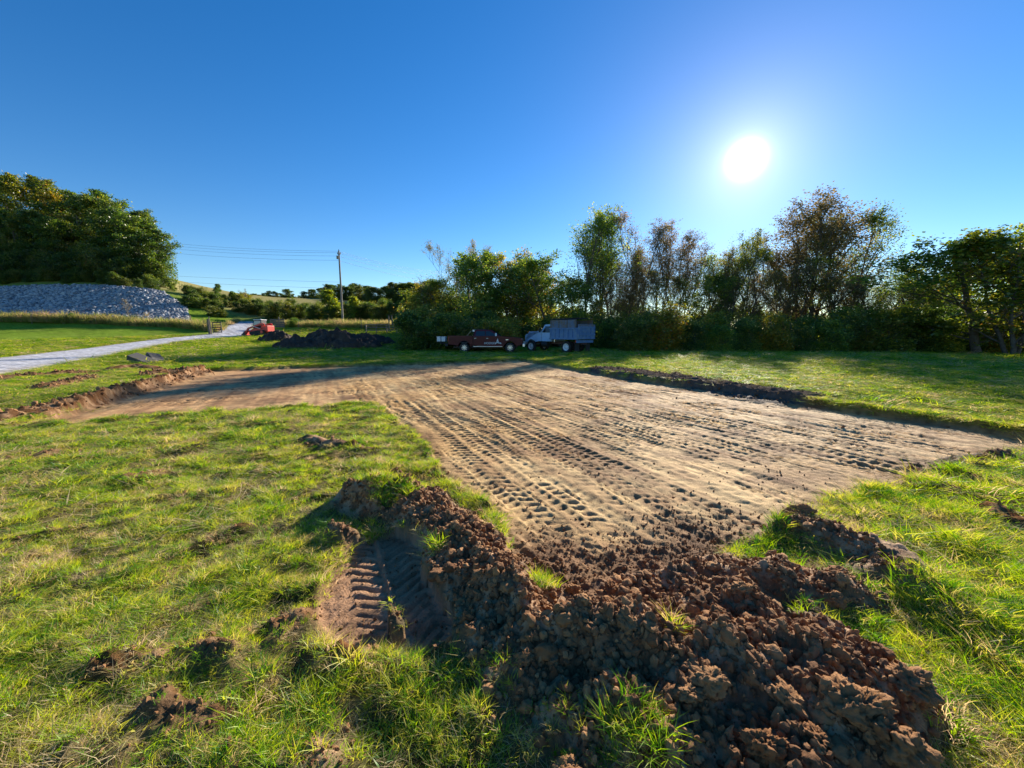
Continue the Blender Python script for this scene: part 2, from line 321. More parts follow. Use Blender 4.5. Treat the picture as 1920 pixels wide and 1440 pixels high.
def leaf_mat(name, ramp, patch=None, trans=.45, use_attr=False, gloss=.0):
    """leaf or blade: colours vary per piece, patches over the ground; light passes through"""
    m = bpy.data.materials.new(name); m.use_nodes = True; t = m.node_tree; t.nodes.clear(); nn = t.nodes.new; lk = t.links.new
    o = nn('ShaderNodeOutputMaterial'); oi = nn('ShaderNodeObjectInfo'); cr = nn('ShaderNodeValToRGB'); cr.color_ramp.interpolation = 'LINEAR'
    e = cr.color_ramp.elements
    while len(e) < len(ramp): e.new(.5)
    for k, (p, c) in enumerate(ramp): e[k].position = p; e[k].color = (*c, 1)
    if use_attr:
        a = nn('ShaderNodeAttribute'); a.attribute_name = 'tint'; fac = a.outputs['Fac']
    else: fac = oi.outputs['Random']
    if patch:
        g = nn('ShaderNodeNewGeometry'); n = nn('ShaderNodeTexNoise'); n.inputs['Scale'].default_value = patch[0]; n.inputs['Detail'].default_value = 3
        lk(g.outputs['Position'], n.inputs['Vector'])
        mr = nn('ShaderNodeMapRange'); mr.inputs[1].default_value = .3; mr.inputs[2].default_value = .7; mr.inputs[3].default_value = -patch[1]; mr.inputs[4].default_value = patch[1]; lk(n.outputs[0], mr.inputs[0])
        ad = nn('ShaderNodeMath'); ad.operation = 'ADD'; ad.use_clamp = True; lk(fac, ad.inputs[0]); lk(mr.outputs[0], ad.inputs[1]); fac = ad.outputs[0]
    lk(fac, cr.inputs[0]); c = cr.outputs[0]
    mx = nn('ShaderNodeMix'); mx.data_type = 'RGBA'; mx.blend_type = 'MULTIPLY'; mx.inputs[0].default_value = 1
    lk(c, mx.inputs[6]); lk(oi.outputs['Color'], mx.inputs[7]); c = mx.outputs[2]
    d = nn('ShaderNodeBsdfDiffuse'); tr = nn('ShaderNodeBsdfTranslucent'); ms = nn('ShaderNodeMixShader'); ms.inputs[0].default_value = trans
    hsv = nn('ShaderNodeHueSaturation'); hsv.inputs['Hue'].default_value = .485; hsv.inputs['Saturation'].default_value = 1.08; hsv.inputs['Value'].default_value = 1.75; lk(c, hsv.inputs['Color'])
    lk(c, d.inputs[0]); lk(hsv.outputs[0], tr.inputs[0]); lk(d.outputs[0], ms.inputs[1]); lk(tr.outputs[0], ms.inputs[2])
    if gloss:
        gl = nn('ShaderNodeBsdfGlossy'); gl.inputs['Roughness'].default_value = .45; gl.inputs[0].default_value = (1, 1, 1, 1); m2 = nn('ShaderNodeMixShader'); m2.inputs[0].default_value = gloss
        lk(ms.outputs[0], m2.inputs[1]); lk(gl.outputs[0], m2.inputs[2]); lk(m2.outputs[0], o.inputs[0])
    else: lk(ms.outputs[0], o.inputs[0])
    return m
M_ground = soil_mat('turf_soil', 1.0, .0, 80, .8, .02, .4)
M_pad = soil_mat('clay_pad', .85, .1, 60, 1.0, .010, .42)
M_mound = soil_mat('loose_soil', .88, .3, 55, .9, .012, .3)
M_drive = soil_mat('gravel', .85, .3, 22, 1.0, .04, .5)
def clod_mat(name, c1, c2, ns=38, bd=.012):
    """earth or stone seen close: colour varies from piece to piece and across each, grain in world space"""
    m = bpy.data.materials.new(name); m.use_nodes = True; t = m.node_tree; b = t.nodes['Principled BSDF']; nn = t.nodes.new; lk = t.links.new
    g = nn('ShaderNodeNewGeometry'); oi = nn('ShaderNodeObjectInfo'); n = nn('ShaderNodeTexNoise'); n.inputs['Scale'].default_value = ns; n.inputs['Detail'].default_value = 7; n.inputs['Roughness'].default_value = .75
    lk(g.outputs['Position'], n.inputs['Vector']); ad = nn('ShaderNodeMath'); ad.operation = 'ADD'; lk(n.outputs[0], ad.inputs[0]); lk(oi.outputs['Random'], ad.inputs[1])
    mr = nn('ShaderNodeMapRange'); mr.inputs[1].default_value = .4; mr.inputs[2].default_value = 1.6; lk(ad.outputs[0], mr.inputs[0])
    mx = nn('ShaderNodeMix'); mx.data_type = 'RGBA'; mx.inputs[6].default_value = (*c1, 1); mx.inputs[7].default_value = (*c2, 1); lk(mr.outputs[0], mx.inputs[0]); lk(mx.outputs[2], b.inputs['Base Color'])
    bp = nn('ShaderNodeBump'); bp.inputs['Strength'].default_value = 1; bp.inputs['Distance'].default_value = bd; lk(n.outputs[0], bp.inputs['Height']); lk(bp.outputs[0], b.inputs['Normal'])
    b.inputs['Roughness'].default_value = .95; b.inputs['Specular IOR Level'].default_value = .15
    return m
M_clod = clod_mat('clod_soil', (.22, .100, .042), (.42, .235, .108))
M_clod2 = clod_mat('clod_soil_dark', (.13, .06, .028), (.28, .15, .072))
M_rock = clod_mat('riprap_stone', (.09, .10, .125), (.50, .50, .50), 2.2, .08)  # bluish dark to pale stone tones paint in the bank's shade and glints
M_bark = mat('bark', (.085, .065, .05), .9, noise=((.14, .12, .10), 4, .4, .6))
M_barkpale = mat('pale_bark', (.32, .28, .23), .9, noise=((.18, .15, .12), 4, .4, .6))
RG = [(0, (.045, .10, .02)), (.4, (.12, .20, .028)), (.75, (.26, .33, .045)), (1, (.46, .42, .07))]
M_leaf = leaf_mat('leaves', RG, (.35, .25), .5, True, .04)
M_leafy = leaf_mat('leaves_yellowing', [(0, (.08, .13, .02)), (.5, (.22, .25, .03)), (.8, (.38, .33, .05)), (1, (.38, .20, .05))], (.3, .25), .5, True, .04)
M_leafr = leaf_mat('leaves_russet', [(0, (.08, .09, .035)), (.5, (.19, .17, .07)), (1, (.33, .28, .12))], (.5, .25), .45, True, .04)
GR = [(0, (.03, .12, .012)), (.22, (.11, .27, .015)), (.48, (.32, .43, .03)), (.74, (.50, .50, .06)), (.88, (.50, .40, .14)), (1, (.56, .43, .24))]
M_grass = leaf_mat('grass_blades', GR, (1.3, .28), .45, False, .02)
M_straw = leaf_mat('dry_thatch', [(0, (.20, .16, .06)), (.3, (.42, .34, .16)), (.75, (.62, .50, .30)), (1, (.30, .34, .08))], None, .3)
M_weed = leaf_mat('weed_stems', [(0, (.12, .17, .04)), (.4, (.25, .26, .07)), (.75, (.38, .30, .13)), (1, (.34, .24, .13))], (.2, .2), .45)

# ------------------------------------------------------------------ the ground, one polar sheet split by what it is
def rings():
    r = [.35]
    while r[-1] < 520:
        q = r[-1]
        if q < 1: d = .012
        elif q < 5: d = max(.0048 * q, .008)
        elif q < 9: d = .024
        elif q < 16: d = .05
        elif q < 60: d = q * .011
        else: d = q * .022
        r.append(q + d)
    return np.array(r)
RR = rings()
ths = np.concatenate([np.arange(-1.12, 1.12, .0048), np.arange(1.12, 2 * math.pi - 1.12, .06)])
TH, RD = np.meshgrid(ths, RR); GX = RD * np.sin(TH); GY = RD * np.cos(TH)
GZ, K = surface(GX, GY)
def ground_color(x, y, K):
    u, v = uv(x, y); r = np.hypot(x, y)
    n1 = fbm(x, y, .35, 4, 101); n2 = fbm(x, y, 1.7, 4, 111); n3 = fbm(x, y, 6, 3, 121)
    def C(a): return np.array(a)
    def mix(a, b, t): return a * (1 - t[..., None]) + b * t[..., None]
    near_soil = mix(np.broadcast_to(C((.045, .034, .017)), x.shape + (3,)), C((.20, .14, .07)), sstep(-.4, .6, n2))
    lawn = mix(np.broadcast_to(C((.12, .20, .02)), x.shape + (3,)), C((.22, .29, .03)), sstep(-.6, .7, n2 + .5 * n3))
    lawn = mix(lawn, C((.28, .22, .08)), .6 * sstep(.05, .7, n1 + .35 * n3))
    leftl = sstep(-8, -20, x) * sstep(20, 30, y - x * .1)
    lawn = mix(lawn, C((.17, .27, .03)) * (1 + .3 * n3[..., None]), sstep(.4, 1.2, K['dd']) * leftl * .75)
    g = mix(near_soil, lawn, sstep(5, 20, r) * .85 + .1)
    # tan stubble near the pad's far left side
    tan = sstep(.9, .1, np.abs(v + 8.5) / 4) * sstep(9, 13, u) * sstep(34, 24, u)
    g = mix(g, C((.27, .20, .10)), tan * .55 * sstep(-.3, .5, n1))
    far = sstep(74, 84, y) * sstep(20, -10, x)
    g = mix(g, C((.30, .25, .12)), far * .85)
    # clay pad
    clay = mix(np.broadcast_to(C((.50, .31, .125)), x.shape + (3,)), C((.59, .405, .185)), sstep(-.5, .6, n1))
    clay = mix(clay, C((.32, .175, .075)), .7 * sstep(0, .8, n2))
    clay = mix(clay, C((.56, .42, .25)), .45 * sstep(2, 9, v) * sstep(14, 6, u))
    clay = mix(clay, C((.46, .25, .12)), .6 * sstep(1.5, -1.5, v))
    clay = mix(clay, C((.27, .15, .07)), .6 * sstep(.05, .9, K['stk'])); clay = mix(clay, C((.62, .42, .20)), .45 * sstep(-.1, -.8, K['stk']))
    clay = mix(clay, C((.22, .12, .06)), .55 * sstep(-.004, -.02, K['tz']))
    dk = np.clip(K['crumb'] * .55 + .9 * K['nearu'] + sstep(.2, .75, fbm(x, y, .45, 4, 131)) * .6 + .5 * np.exp(-(((u - 4.3) / .35) ** 2 + ((v - 6.4) / 1.0) ** 2)) + .55 * np.exp(-(((u - 2.5) / .28) ** 2 + ((v - 5.3) / .8) ** 2)), 0, .9)
    clay = mix(clay, C((.17, .09, .045)), np.maximum(dk, K['nearu'] * .97))
    clay = mix(clay, C((.14, .08, .05)), .6 * sstep(-.35, -.02, K['pd']))
    g = mix(g, clay, K['pad'])
    soil = mix(np.broadcast_to(C((.22, .105, .045)), x.shape + (3,)), C((.42, .26, .14)), sstep(-.4, .5, n3 + .4 * n2))
    soil = mix(soil, C((.10, .055, .032)), .6 * sstep(.1, .8, n2))
    sp = mix(soil * .72, C((.10, .08, .065)) * (1 + .25 * n3[..., None]), sstep(6.5, 8.5, v))
    g = mix(g, soil, sstep(.03, .08, K['ridge'] + .02 * n3)); g = mix(g, sp * 1.0, sstep(.008, .035, K['spoil'] + .01 * n3))
    g = mix(g, C((.36, .215, .125)) * (1 + .1 * n3[..., None]), K['patch'])
    grav = mix(np.broadcast_to(C((.52, .52, .54)), x.shape + (3,)), C((.38, .36, .35)), sstep(0, .7, n2 + .3 * n3))
    grav = grav * (1 + .35 * np.clip(n3, -1, 1)[..., None]); grav = mix(grav, C((.36, .30, .22)), .7 * sstep(-.9, -.1, K['dd'] + .4 * n3))
    g = mix(g, grav, sstep(.12, -.12, K['dd']))
    return np.clip(g, .01, .9)
GC = ground_color(GX, GY, K)
nr, na = GX.shape
idx = np.arange(nr * na).reshape(nr, na); nxt = np.roll(idx, -1, axis=1)
Q = np.stack([idx[:-1], nxt[:-1], nxt[1:], idx[1:]], -1).reshape(-1, 4)[:, ::-1]
def qavg(a): a = a.ravel(); return a[Q].mean(1)
kpad = qavg(K['pad']); krid = qavg(K['ridge']); kdd = qavg(K['dd']); kv = qavg(uv(GX, GY)[1])
cls = np.zeros(len(Q), int); cls[kpad > .5] = 1; cls[kdd < 0] = 2; cls[(krid > .035)] = 3
V = np.stack([GX, GY, GZ], -1).reshape(-1, 3); CC = np.concatenate([GC.reshape(-1, 3), np.ones((len(V), 1))], 1)
def piece(name, k, m):
    q = Q[cls == k]; us, inv = np.unique(q, return_inverse=True)
    return mesh(name, V[us], inv.reshape(-1, 4), m, True, {'col': ('FLOAT_COLOR', CC[us])})
obj('ground', piece('ground', 0, M_ground), kind='structure')
obj('dirt_pad', piece('dirt_pad', 1, M_pad), kind='structure')
obj('gravel_driveway', piece('gravel_driveway', 2, M_drive), kind='structure')
mound = obj('dirt_mound', piece('dirt_mound', 3, M_mound), label='long ridge of loose brown clods heaped along the near corner of the bare pad', cat='dirt mound')
# close the hole beneath the camera
_c0 = V[:na]; _cv = np.concatenate([_c0, [[0, 0, float(_c0[:, 2].mean())]]]); _cf = np.stack([np.arange(na), np.roll(np.arange(na), -1), np.full(na, na)], -1)[:, ::-1]
obj('ground', mesh('ground_centre', _cv, _cf, M_ground, True, {'col': ('FLOAT_COLOR', np.tile([.12, .09, .05, 1], (na + 1, 1)))}), kind='structure')
def zs(x, y):
    z, k = surface(np.atleast_1d(np.asarray(x, float)), np.atleast_1d(np.asarray(y, float))); return z, k
def zat(x, y): return float(zs(x, y)[0][0])

# ------------------------------------------------------------------ scatter by geometry nodes
def scatter(name, pts, rot, scale, index, sources, parent=None, kind='stuff', color=None):
    coll = bpy.data.collections.new(name + '_kinds')
    for s in sources: coll.objects.link(s)
    me = mesh(name, pts, np.zeros((0, 3), int), None, False, {'rot': ('FLOAT_VECTOR', rot), 'scl': ('FLOAT_VECTOR', scale), 'pick': ('INT', index)})
    o = obj(name, me, parent, kind=kind)
    ng = bpy.data.node_groups.new(name, 'GeometryNodeTree'); ng.interface.new_socket('Geometry', in_out='INPUT', socket_type='NodeSocketGeometry'); ng.interface.new_socket('Geometry', in_out='OUTPUT', socket_type='NodeSocketGeometry')
    n = ng.nodes.new; gi = n('NodeGroupInput'); go = n('NodeGroupOutput'); ci = n('GeometryNodeCollectionInfo'); ci.inputs['Collection'].default_value = coll; ci.inputs['Separate Children'].default_value = True; ci.inputs['Reset Children'].default_value = True
    ip = n('GeometryNodeInstanceOnPoints'); ip.inputs['Pick Instance'].default_value = True
    def at(nm, ty): a = n('GeometryNodeInputNamedAttribute'); a.data_type = ty; a.inputs['Name'].default_value = nm; return a.outputs['Attribute']
    e2r = n('FunctionNodeEulerToRotation'); lk = ng.links.new
    lk(gi.outputs[0], ip.inputs['Points']); lk(ci.outputs[0], ip.inputs['Instance']); lk(at('pick', 'INT'), ip.inputs['Instance Index'])
    lk(at('rot', 'FLOAT_VECTOR'), e2r.inputs[0]); lk(e2r.outputs[0], ip.inputs['Rotation']); lk(at('scl', 'FLOAT_VECTOR'), ip.inputs['Scale']); lk(ip.outputs[0], go.inputs[0])
    md = o.modifiers.new('scatter', 'NODES'); md.node_group = ng
    return o

# grass tufts
def blade_mesh(name, n, rad, hmin, hmax, w, lean, m, seed, flat=0.0):
    r = np.random.default_rng(seed); vs = []; f3 = []; f4 = []; k = 0
    for i in range(n):
        a = r.uniform(0, 6.28); d = rad * math.sqrt(r.uniform()); bx, by = d * math.cos(a), d * math.sin(a)
        h = r.uniform(hmin, hmax); la = a + r.normal(0, 1.2); ln = h * lean * r.uniform(.3, 1.6); fa = r.uniform(0, 6.28); wx, wy = math.cos(fa) * w * r.uniform(.6, 1.2), math.sin(fa) * w
        hz = h * (1 - flat * r.uniform())
        for t, ww in ((0, .8), (.45, 1.0), (.8, .62)):
            cx = bx + math.cos(la) * ln * t * t; cy = by + math.sin(la) * ln * t * t; z = hz * (t - .18 * t * t * lean) - .01
            vs += [(cx - wx * ww / 2, cy - wy * ww / 2, z), (cx + wx * ww / 2, cy + wy * ww / 2, z)]
        vs.append((bx + math.cos(la) * ln * 1.15, by + math.sin(la) * ln * 1.15, hz * (1 - .3 * lean * .6)))
        f4 += [(k, k + 1, k + 3, k + 2), (k + 2, k + 3, k + 5, k + 4)]; f3.append((k + 4, k + 5, k + 6)); k += 7
    return mesh(name, vs, [np.array(f4), np.array(f3)], m, True)
def src(name, me): return bpy.data.objects.new(name, me)
tufts = [src('tuft_a_short', blade_mesh('t1', 18, .05, .025, .055, .0042, .8, M_grass, 1)), src('tuft_b_mid', blade_mesh('t2', 20, .055, .04, .085, .0045, .8, M_grass, 2)),
         src('tuft_c_flat', blade_mesh('t3', 16, .06, .04, .09, .0045, 1.6, M_grass, 3, .5)), src('tuft_d_mat', blade_mesh('t4', 22, .07, .015, .045, .004, 1.8, M_grass, 4, .6)),
         src('tuft_e_tall', blade_mesh('t5', 14, .035, .08, .15, .0055, .7, M_grass, 5)), src('tuft_f_broad', blade_mesh('t6', 9, .04, .03, .05, .016, 1.3, M_grass, 6, .5)), src('tuft_g_straw', blade_mesh('t7', 16, .07, .035, .075, .0035, 2.4, M_straw, 8, .6))]
def wedge(r0, r1, n, th=1.05, seed=0):
    g = np.random.default_rng(seed); r = np.sqrt(g.uniform(r0 * r0, r1 * r1, n)); a = g.uniform(-th, th, n)
    return r * np.sin(a), r * np.cos(a)
GP = []; 
def add_grass(r0, r1, n, th, seed, s0, s1, wide, kinds, clump=.5):
    g = np.random.default_rng(seed + 99); x, y = wedge(r0, r1, n, th, seed); z, k = zs(x, y); dens = 1 - k['bare']
    dens = dens * sstep(.0, .3, k['dd']) * np.clip(.66 + 1.7 * clump * fbm(x, y, 2.3, 3, 205) + .35 * fbm(x, y, .6, 2, 215), .20, 1)
    keep = g.uniform(size=n) < dens; x, y, z = x[keep], y[keep], z[keep]; m = len(x)
    big = 1 + .45 * fbm(x, y, 1.3, 2, 225); sc = g.uniform(s0, s1, m) * np.clip(big, .5, 1.6)
    # taller on the right, where nobody mowed
    tall = 1 + .5 * sstep(1.0, 3.0, x) * sstep(9, 4, y)
    sc = sc * tall
    GP.append((np.stack([x, y, z], -1), np.stack([g.normal(0, .12, m), g.normal(0, .12, m), g.uniform(0, 6.28, m)], -1), np.stack([sc * wide, sc * wide, sc], -1), g.choice(kinds, m)))
add_grass(.3, 3.2, 24000, 1.5, 1, .45, .85, .85, [0, 1, 1, 2, 2, 3, 3, 5])
add_straw = lambda r0, r1, n, th, seed, s0, s1, w: add_grass(r0, r1, n, th, seed, s0, s1, w, [6], -.25)
add_straw(.3, 4, 15000, 1.5, 11, .45, .95, .7); add_grass(.3, 2.5, 3000, 3.14, 77, .45, .85, .85, [0, 1, 2, 3]); add_straw(4, 12, 16000, 1.1, 12, .7, 1.2, 1.4)
add_grass(2.6, 6, 34000, 1.1, 2, .5, .95, 1.0, [0, 1, 1, 2, 3, 3])
add_grass(5.5, 12, 60000, 1.08, 3, .6, 1.15, 1.7, [0, 0, 1, 3, 3])
add_grass(11, 30, 70000, 1.05, 4, .7, 1.2, 3.6, [0, 0, 3, 3], .3)
add_grass(28, 66, 60000, 1.0, 5, .8, 1.3, 8.0, [0, 0, 3, 3], .2)
# rank grass at the bottom edge and right side
g5 = np.random.default_rng(55)
def tall_patch(cpx, cpy, rad, n, s0=.5, s1=.9, kinds=(4, 1, 4), h=0):
    cx, cy = G(cpx, cpy, h); a = g5.uniform(0, 6.28, n); d = rad * np.sqrt(g5.uniform(size=n)); x = cx + d * np.cos(a); y = cy + d * np.sin(a)
    z, k = zs(x, y); sc = g5.uniform(s0, s1, n)
    GP.append((np.stack([x, y, z], -1), np.stack([g5.normal(0, .15, n), g5.normal(0, .15, n), g5.uniform(0, 6.28, n)], -1), np.stack([sc, sc, sc], -1), g5.choice(kinds, n)))
for q in [(880, 1330, .22, 90, .25, .5), (1060, 1430, .2, 70, .25, .5), (1190, 1420, .12, 40, .45, .8), (760, 1340, .2, 60, .25, .5), (560, 1395, .14, 40, .3, .6), (735, 890, .22, 150, .5, .9, (4, 1, 2), .3), (700, 880, .16, 70, .5, .9, (4, 1, 2), .3), (560, 1300, .25, 60), (1620, 930, .35, 160), (1720, 960, .4, 180), (1850, 900, .5, 200), (1880, 1040, .4, 200), (1800, 1150, .3, 140), (1850, 1290, .3, 140),
          (1020, 1075, .09, 30), (840, 915, .10, 26), (790, 880, .14, 26), (750, 950, .10, 24), (700, 900, .15, 40), (680, 770, .3, 90), (560, 770, .4, 80), (1250, 1238, .05, 6), (820, 1050, .05, 12), (1700, 1130, .06, 10), (1460, 1000, .07, 14), (700, 1000, .06, 14), (860, 940, .05, 12)]:
    tall_patch(*q)
cat = lambda i: np.concatenate([g[i] for g in GP])
scatter('grass', cat(0), cat(1), cat(2), cat(3), tufts)

# ------------------------------------------------------------------ clods
def clod_mesh(name, seed, sub, m, sharp=.35, flat=.75):
    bm = bmesh.new(); bmesh.ops.create_icosphere(bm, subdivisions=sub, radius=1); r = np.random.default_rng(seed)
    off = r.uniform(0, 50, 3); pl = [(Vector(r.normal(size=3)).normalized(), r.uniform(.62, .9)) for _ in range(7)]
    from mathutils import noise as mn
    sx = Vector((r.uniform(.8, 1.35), r.uniform(.7, 1.0), r.uniform(.6, .85) * flat / .75))
    for v in bm.verts:
        p = v.co.copy()
        for n_, d in pl:
            e = p.dot(n_) - d
            if e > 0: p -= n_ * e * .85
        p *= 1 + sharp * .55 * mn.noise(p * 1.8 + Vector(off)) + sharp * .35 * mn.noise(p * 4.5 + Vector(off)) + (sharp * .25 * mn.noise(p * 10 + Vector(off)) if sub > 2 else 0) + (sharp * (.14 * mn.noise(p * 19 + Vector(off)) + .10 * mn.noise(p * 37 + Vector(off))) if sub > 3 else 0)
        v.co = Vector((p.x * sx.x, p.y * sx.y, p.z * sx.z))
    me = bpy.data.meshes.new(name); bm.to_mesh(me); bm.free(); me.materials.append(m)
    if sub > 2: me.polygons.foreach_set('use_smooth', np.ones(len(me.polygons), bool))
    return me
CM = [clod_mesh('clod', 10 + i, 3, M_clod if i % 3 else M_clod2, .75) for i in range(6)]
CL = [clod_mesh('clod', 50 + i, 5, M_clod, .8) for i in range(4)]
CS = [src('crumb_%s' % 'abcdef'[i], clod_mesh('crumb', 30 + i, 2, M_clod if i % 2 else M_clod2, .7)) for i in range(6)]
g = np.random.default_rng(5)
cand = []
def place_clods(n, box, smin, smax, dens=lambda k: k['ridge'] > .04):
    x = g.uniform(box[0], box[1], n); y = g.uniform(box[2], box[3], n); z, k = zs(x, y); ok = dens(k)
    s = smin + (smax - smin) * g.uniform(size=n) ** 3
    return [(a, b, c, d) for a, b, c, d, o in zip(x, y, z, s, ok) if o]
cand = place_clods(1500, (-.5, 2.4, .6, 3.6), .016, .048)
cand = [c for c in cand if math.hypot(c[0], c[1]) > .9]
cand.sort(key=lambda c: -c[3] / math.hypot(c[0], c[1])); cand = cand[:285]
hand = [(1180, 1212, .055, .4), (1060, 1195, .04, .1), (990, 1220, .045, .8), (1075, 1050, .06, .2), (1290, 1320, .05, .3), (1480, 1340, .075, .5), (1600, 1370, .09, .2), (1640, 1400, .10, 1.0), (1690, 1425, .08, .5), (1570, 1335, .07, .5), (1530, 1400, .06, .2), (1430, 1415, .08, 1.2), (1700, 1300, .09, .6), (1330, 1310, .07, 2), (1500, 950, .07, .5), (1340, 1190, .05, 1)]
for px_, py_, s_, a_ in hand: x_, y_ = G(px_, py_, .12); cand.append((x_, y_, zat(x_, y_), s_))
for i, (x_, y_, z_, s_) in enumerate(cand):
    o = bpy.data.objects.new('clod', CL[i % 4] if s_ > .045 else CM[i % 6]); COL.objects.link(o); o.parent = mound
    o.location = (x_, y_, z_ + s_ * .15); o.rotation_euler = (g.uniform(-.5, .5), g.uniform(-.5, .5), g.uniform(0, 6.28)); o.scale = (s_ * g.uniform(.8, 1.2), s_ * g.uniform(.8, 1.2), s_ * g.uniform(.7, 1.1))
    if s_ > .095: o['label'] = 'largest tan clod of the heap, by the bottom edge'
def crumbs(n, fn, s0, s1, seed, dens, by_ridge=False):
    g = np.random.default_rng(seed); x, y = fn(g, n); z, k = zs(x, y); ok = g.uniform(size=n) < dens(k, x, y); x, y, z = x[ok], y[ok], z[ok]; m = len(x)
    s = s0 + (s1 - s0) * g.uniform(size=m) ** 4.5
    if by_ridge: s = s * np.clip(k['ridge'][ok] / .12, .3, 1)
    return np.stack([x, y, z + s * .2], -1), g.uniform(0, 6.28, (m, 3)), np.stack([s] * 3, -1) * g.uniform(.7, 1.2, (m, 3)), g.integers(0, 6, m)
A = crumbs(90000, lambda g, n: (g.uniform(-1.6, 2.6, n), g.uniform(.6, 5, n)), .004, .034, 61, lambda k, x, y: sstep(.01, .06, k['ridge']) * (1 - k['patch']), True)
scatter('loose_crumbs', *A, CS, parent=mound)
B1 = crumbs(50000, lambda g, n: (g.uniform(-1.2, 4, n), g.uniform(1.2, 5, n)), .003, .016, 62, lambda k, x, y: k['pad'] * (k['nearu'] * .9 + .12 * k['crumb'] + .02) * (k['ridge'] < .03))
B2 = crumbs(60000, lambda g, n: wedge(4, 24, n, 1.1, 63), .01, .05, 64, lambda k, x, y: np.clip(sstep(.01, .05, k['spoil']) + .06 * np.exp(-(k['pd'] / .15) ** 2) + .002 * k['pad'], 0, 1))
B4 = crumbs(60000, lambda g, n: wedge(7, 24, n, 1.1, 66), .02, .075, 67, lambda k, x, y: sstep(.01, .05, k['spoil']) * .4 * (x < 0))
B5 = crumbs(26000, lambda g, n: wedge(.8, 5, n, 1.1, 68), .003, .02, 69, lambda k, x, y: (1 - k['bare']) * sstep(.0, .6, fbm(x, y, 1.1, 3, 500)) * .5 + sstep(.004, .03, k['spoil']))
B3 = crumbs(9000, lambda g, n: (g.uniform(-1.6, 0, n), g.uniform(1.6, 3.4, n)), .003, .012, 65, lambda k, x, y: .2 * k['patch'])
cb = [np.concatenate(t) for t in zip(B1, B2, B3, B4, B5)]
tag(scatter('soil_crumbs', *cb, CS), kind='stuff')

# ------------------------------------------------------------------ trees
def tubes(segs, sides):
    a = np.array([s[0] for s in segs]); b = np.array([s[1] for s in segs]); ra = np.array([s[2] for s in segs]); rb = np.array([s[3] for s in segs])
    d = b - a; d /= np.linalg.norm(d, axis=1)[:, None] + 1e-9; h = np.where(np.abs(d[:, 2:3]) < .9, [[0, 0, 1.]], [[1., 0, 0]]); s = np.cross(d, h); s /= np.linalg.norm(s, axis=1)[:, None]; t = np.cross(d, s)
    an = np.arange(sides) * 2 * math.pi / sides; ring = s[:, None] * np.cos(an)[None, :, None] + t[:, None] * np.sin(an)[None, :, None]
    v = np.concatenate([a[:, None] + ring * ra[:, None, None], b[:, None] + ring * rb[:, None, None]], 1).reshape(-1, 3)
    n = len(segs); base = np.arange(n)[:, None] * 2 * sides; i = np.arange(sides)[None]; j = (i + 1) % sides
    return v, np.stack([base + i, base + j, base + sides + j, base + sides + i], -1).reshape(-1, 4)
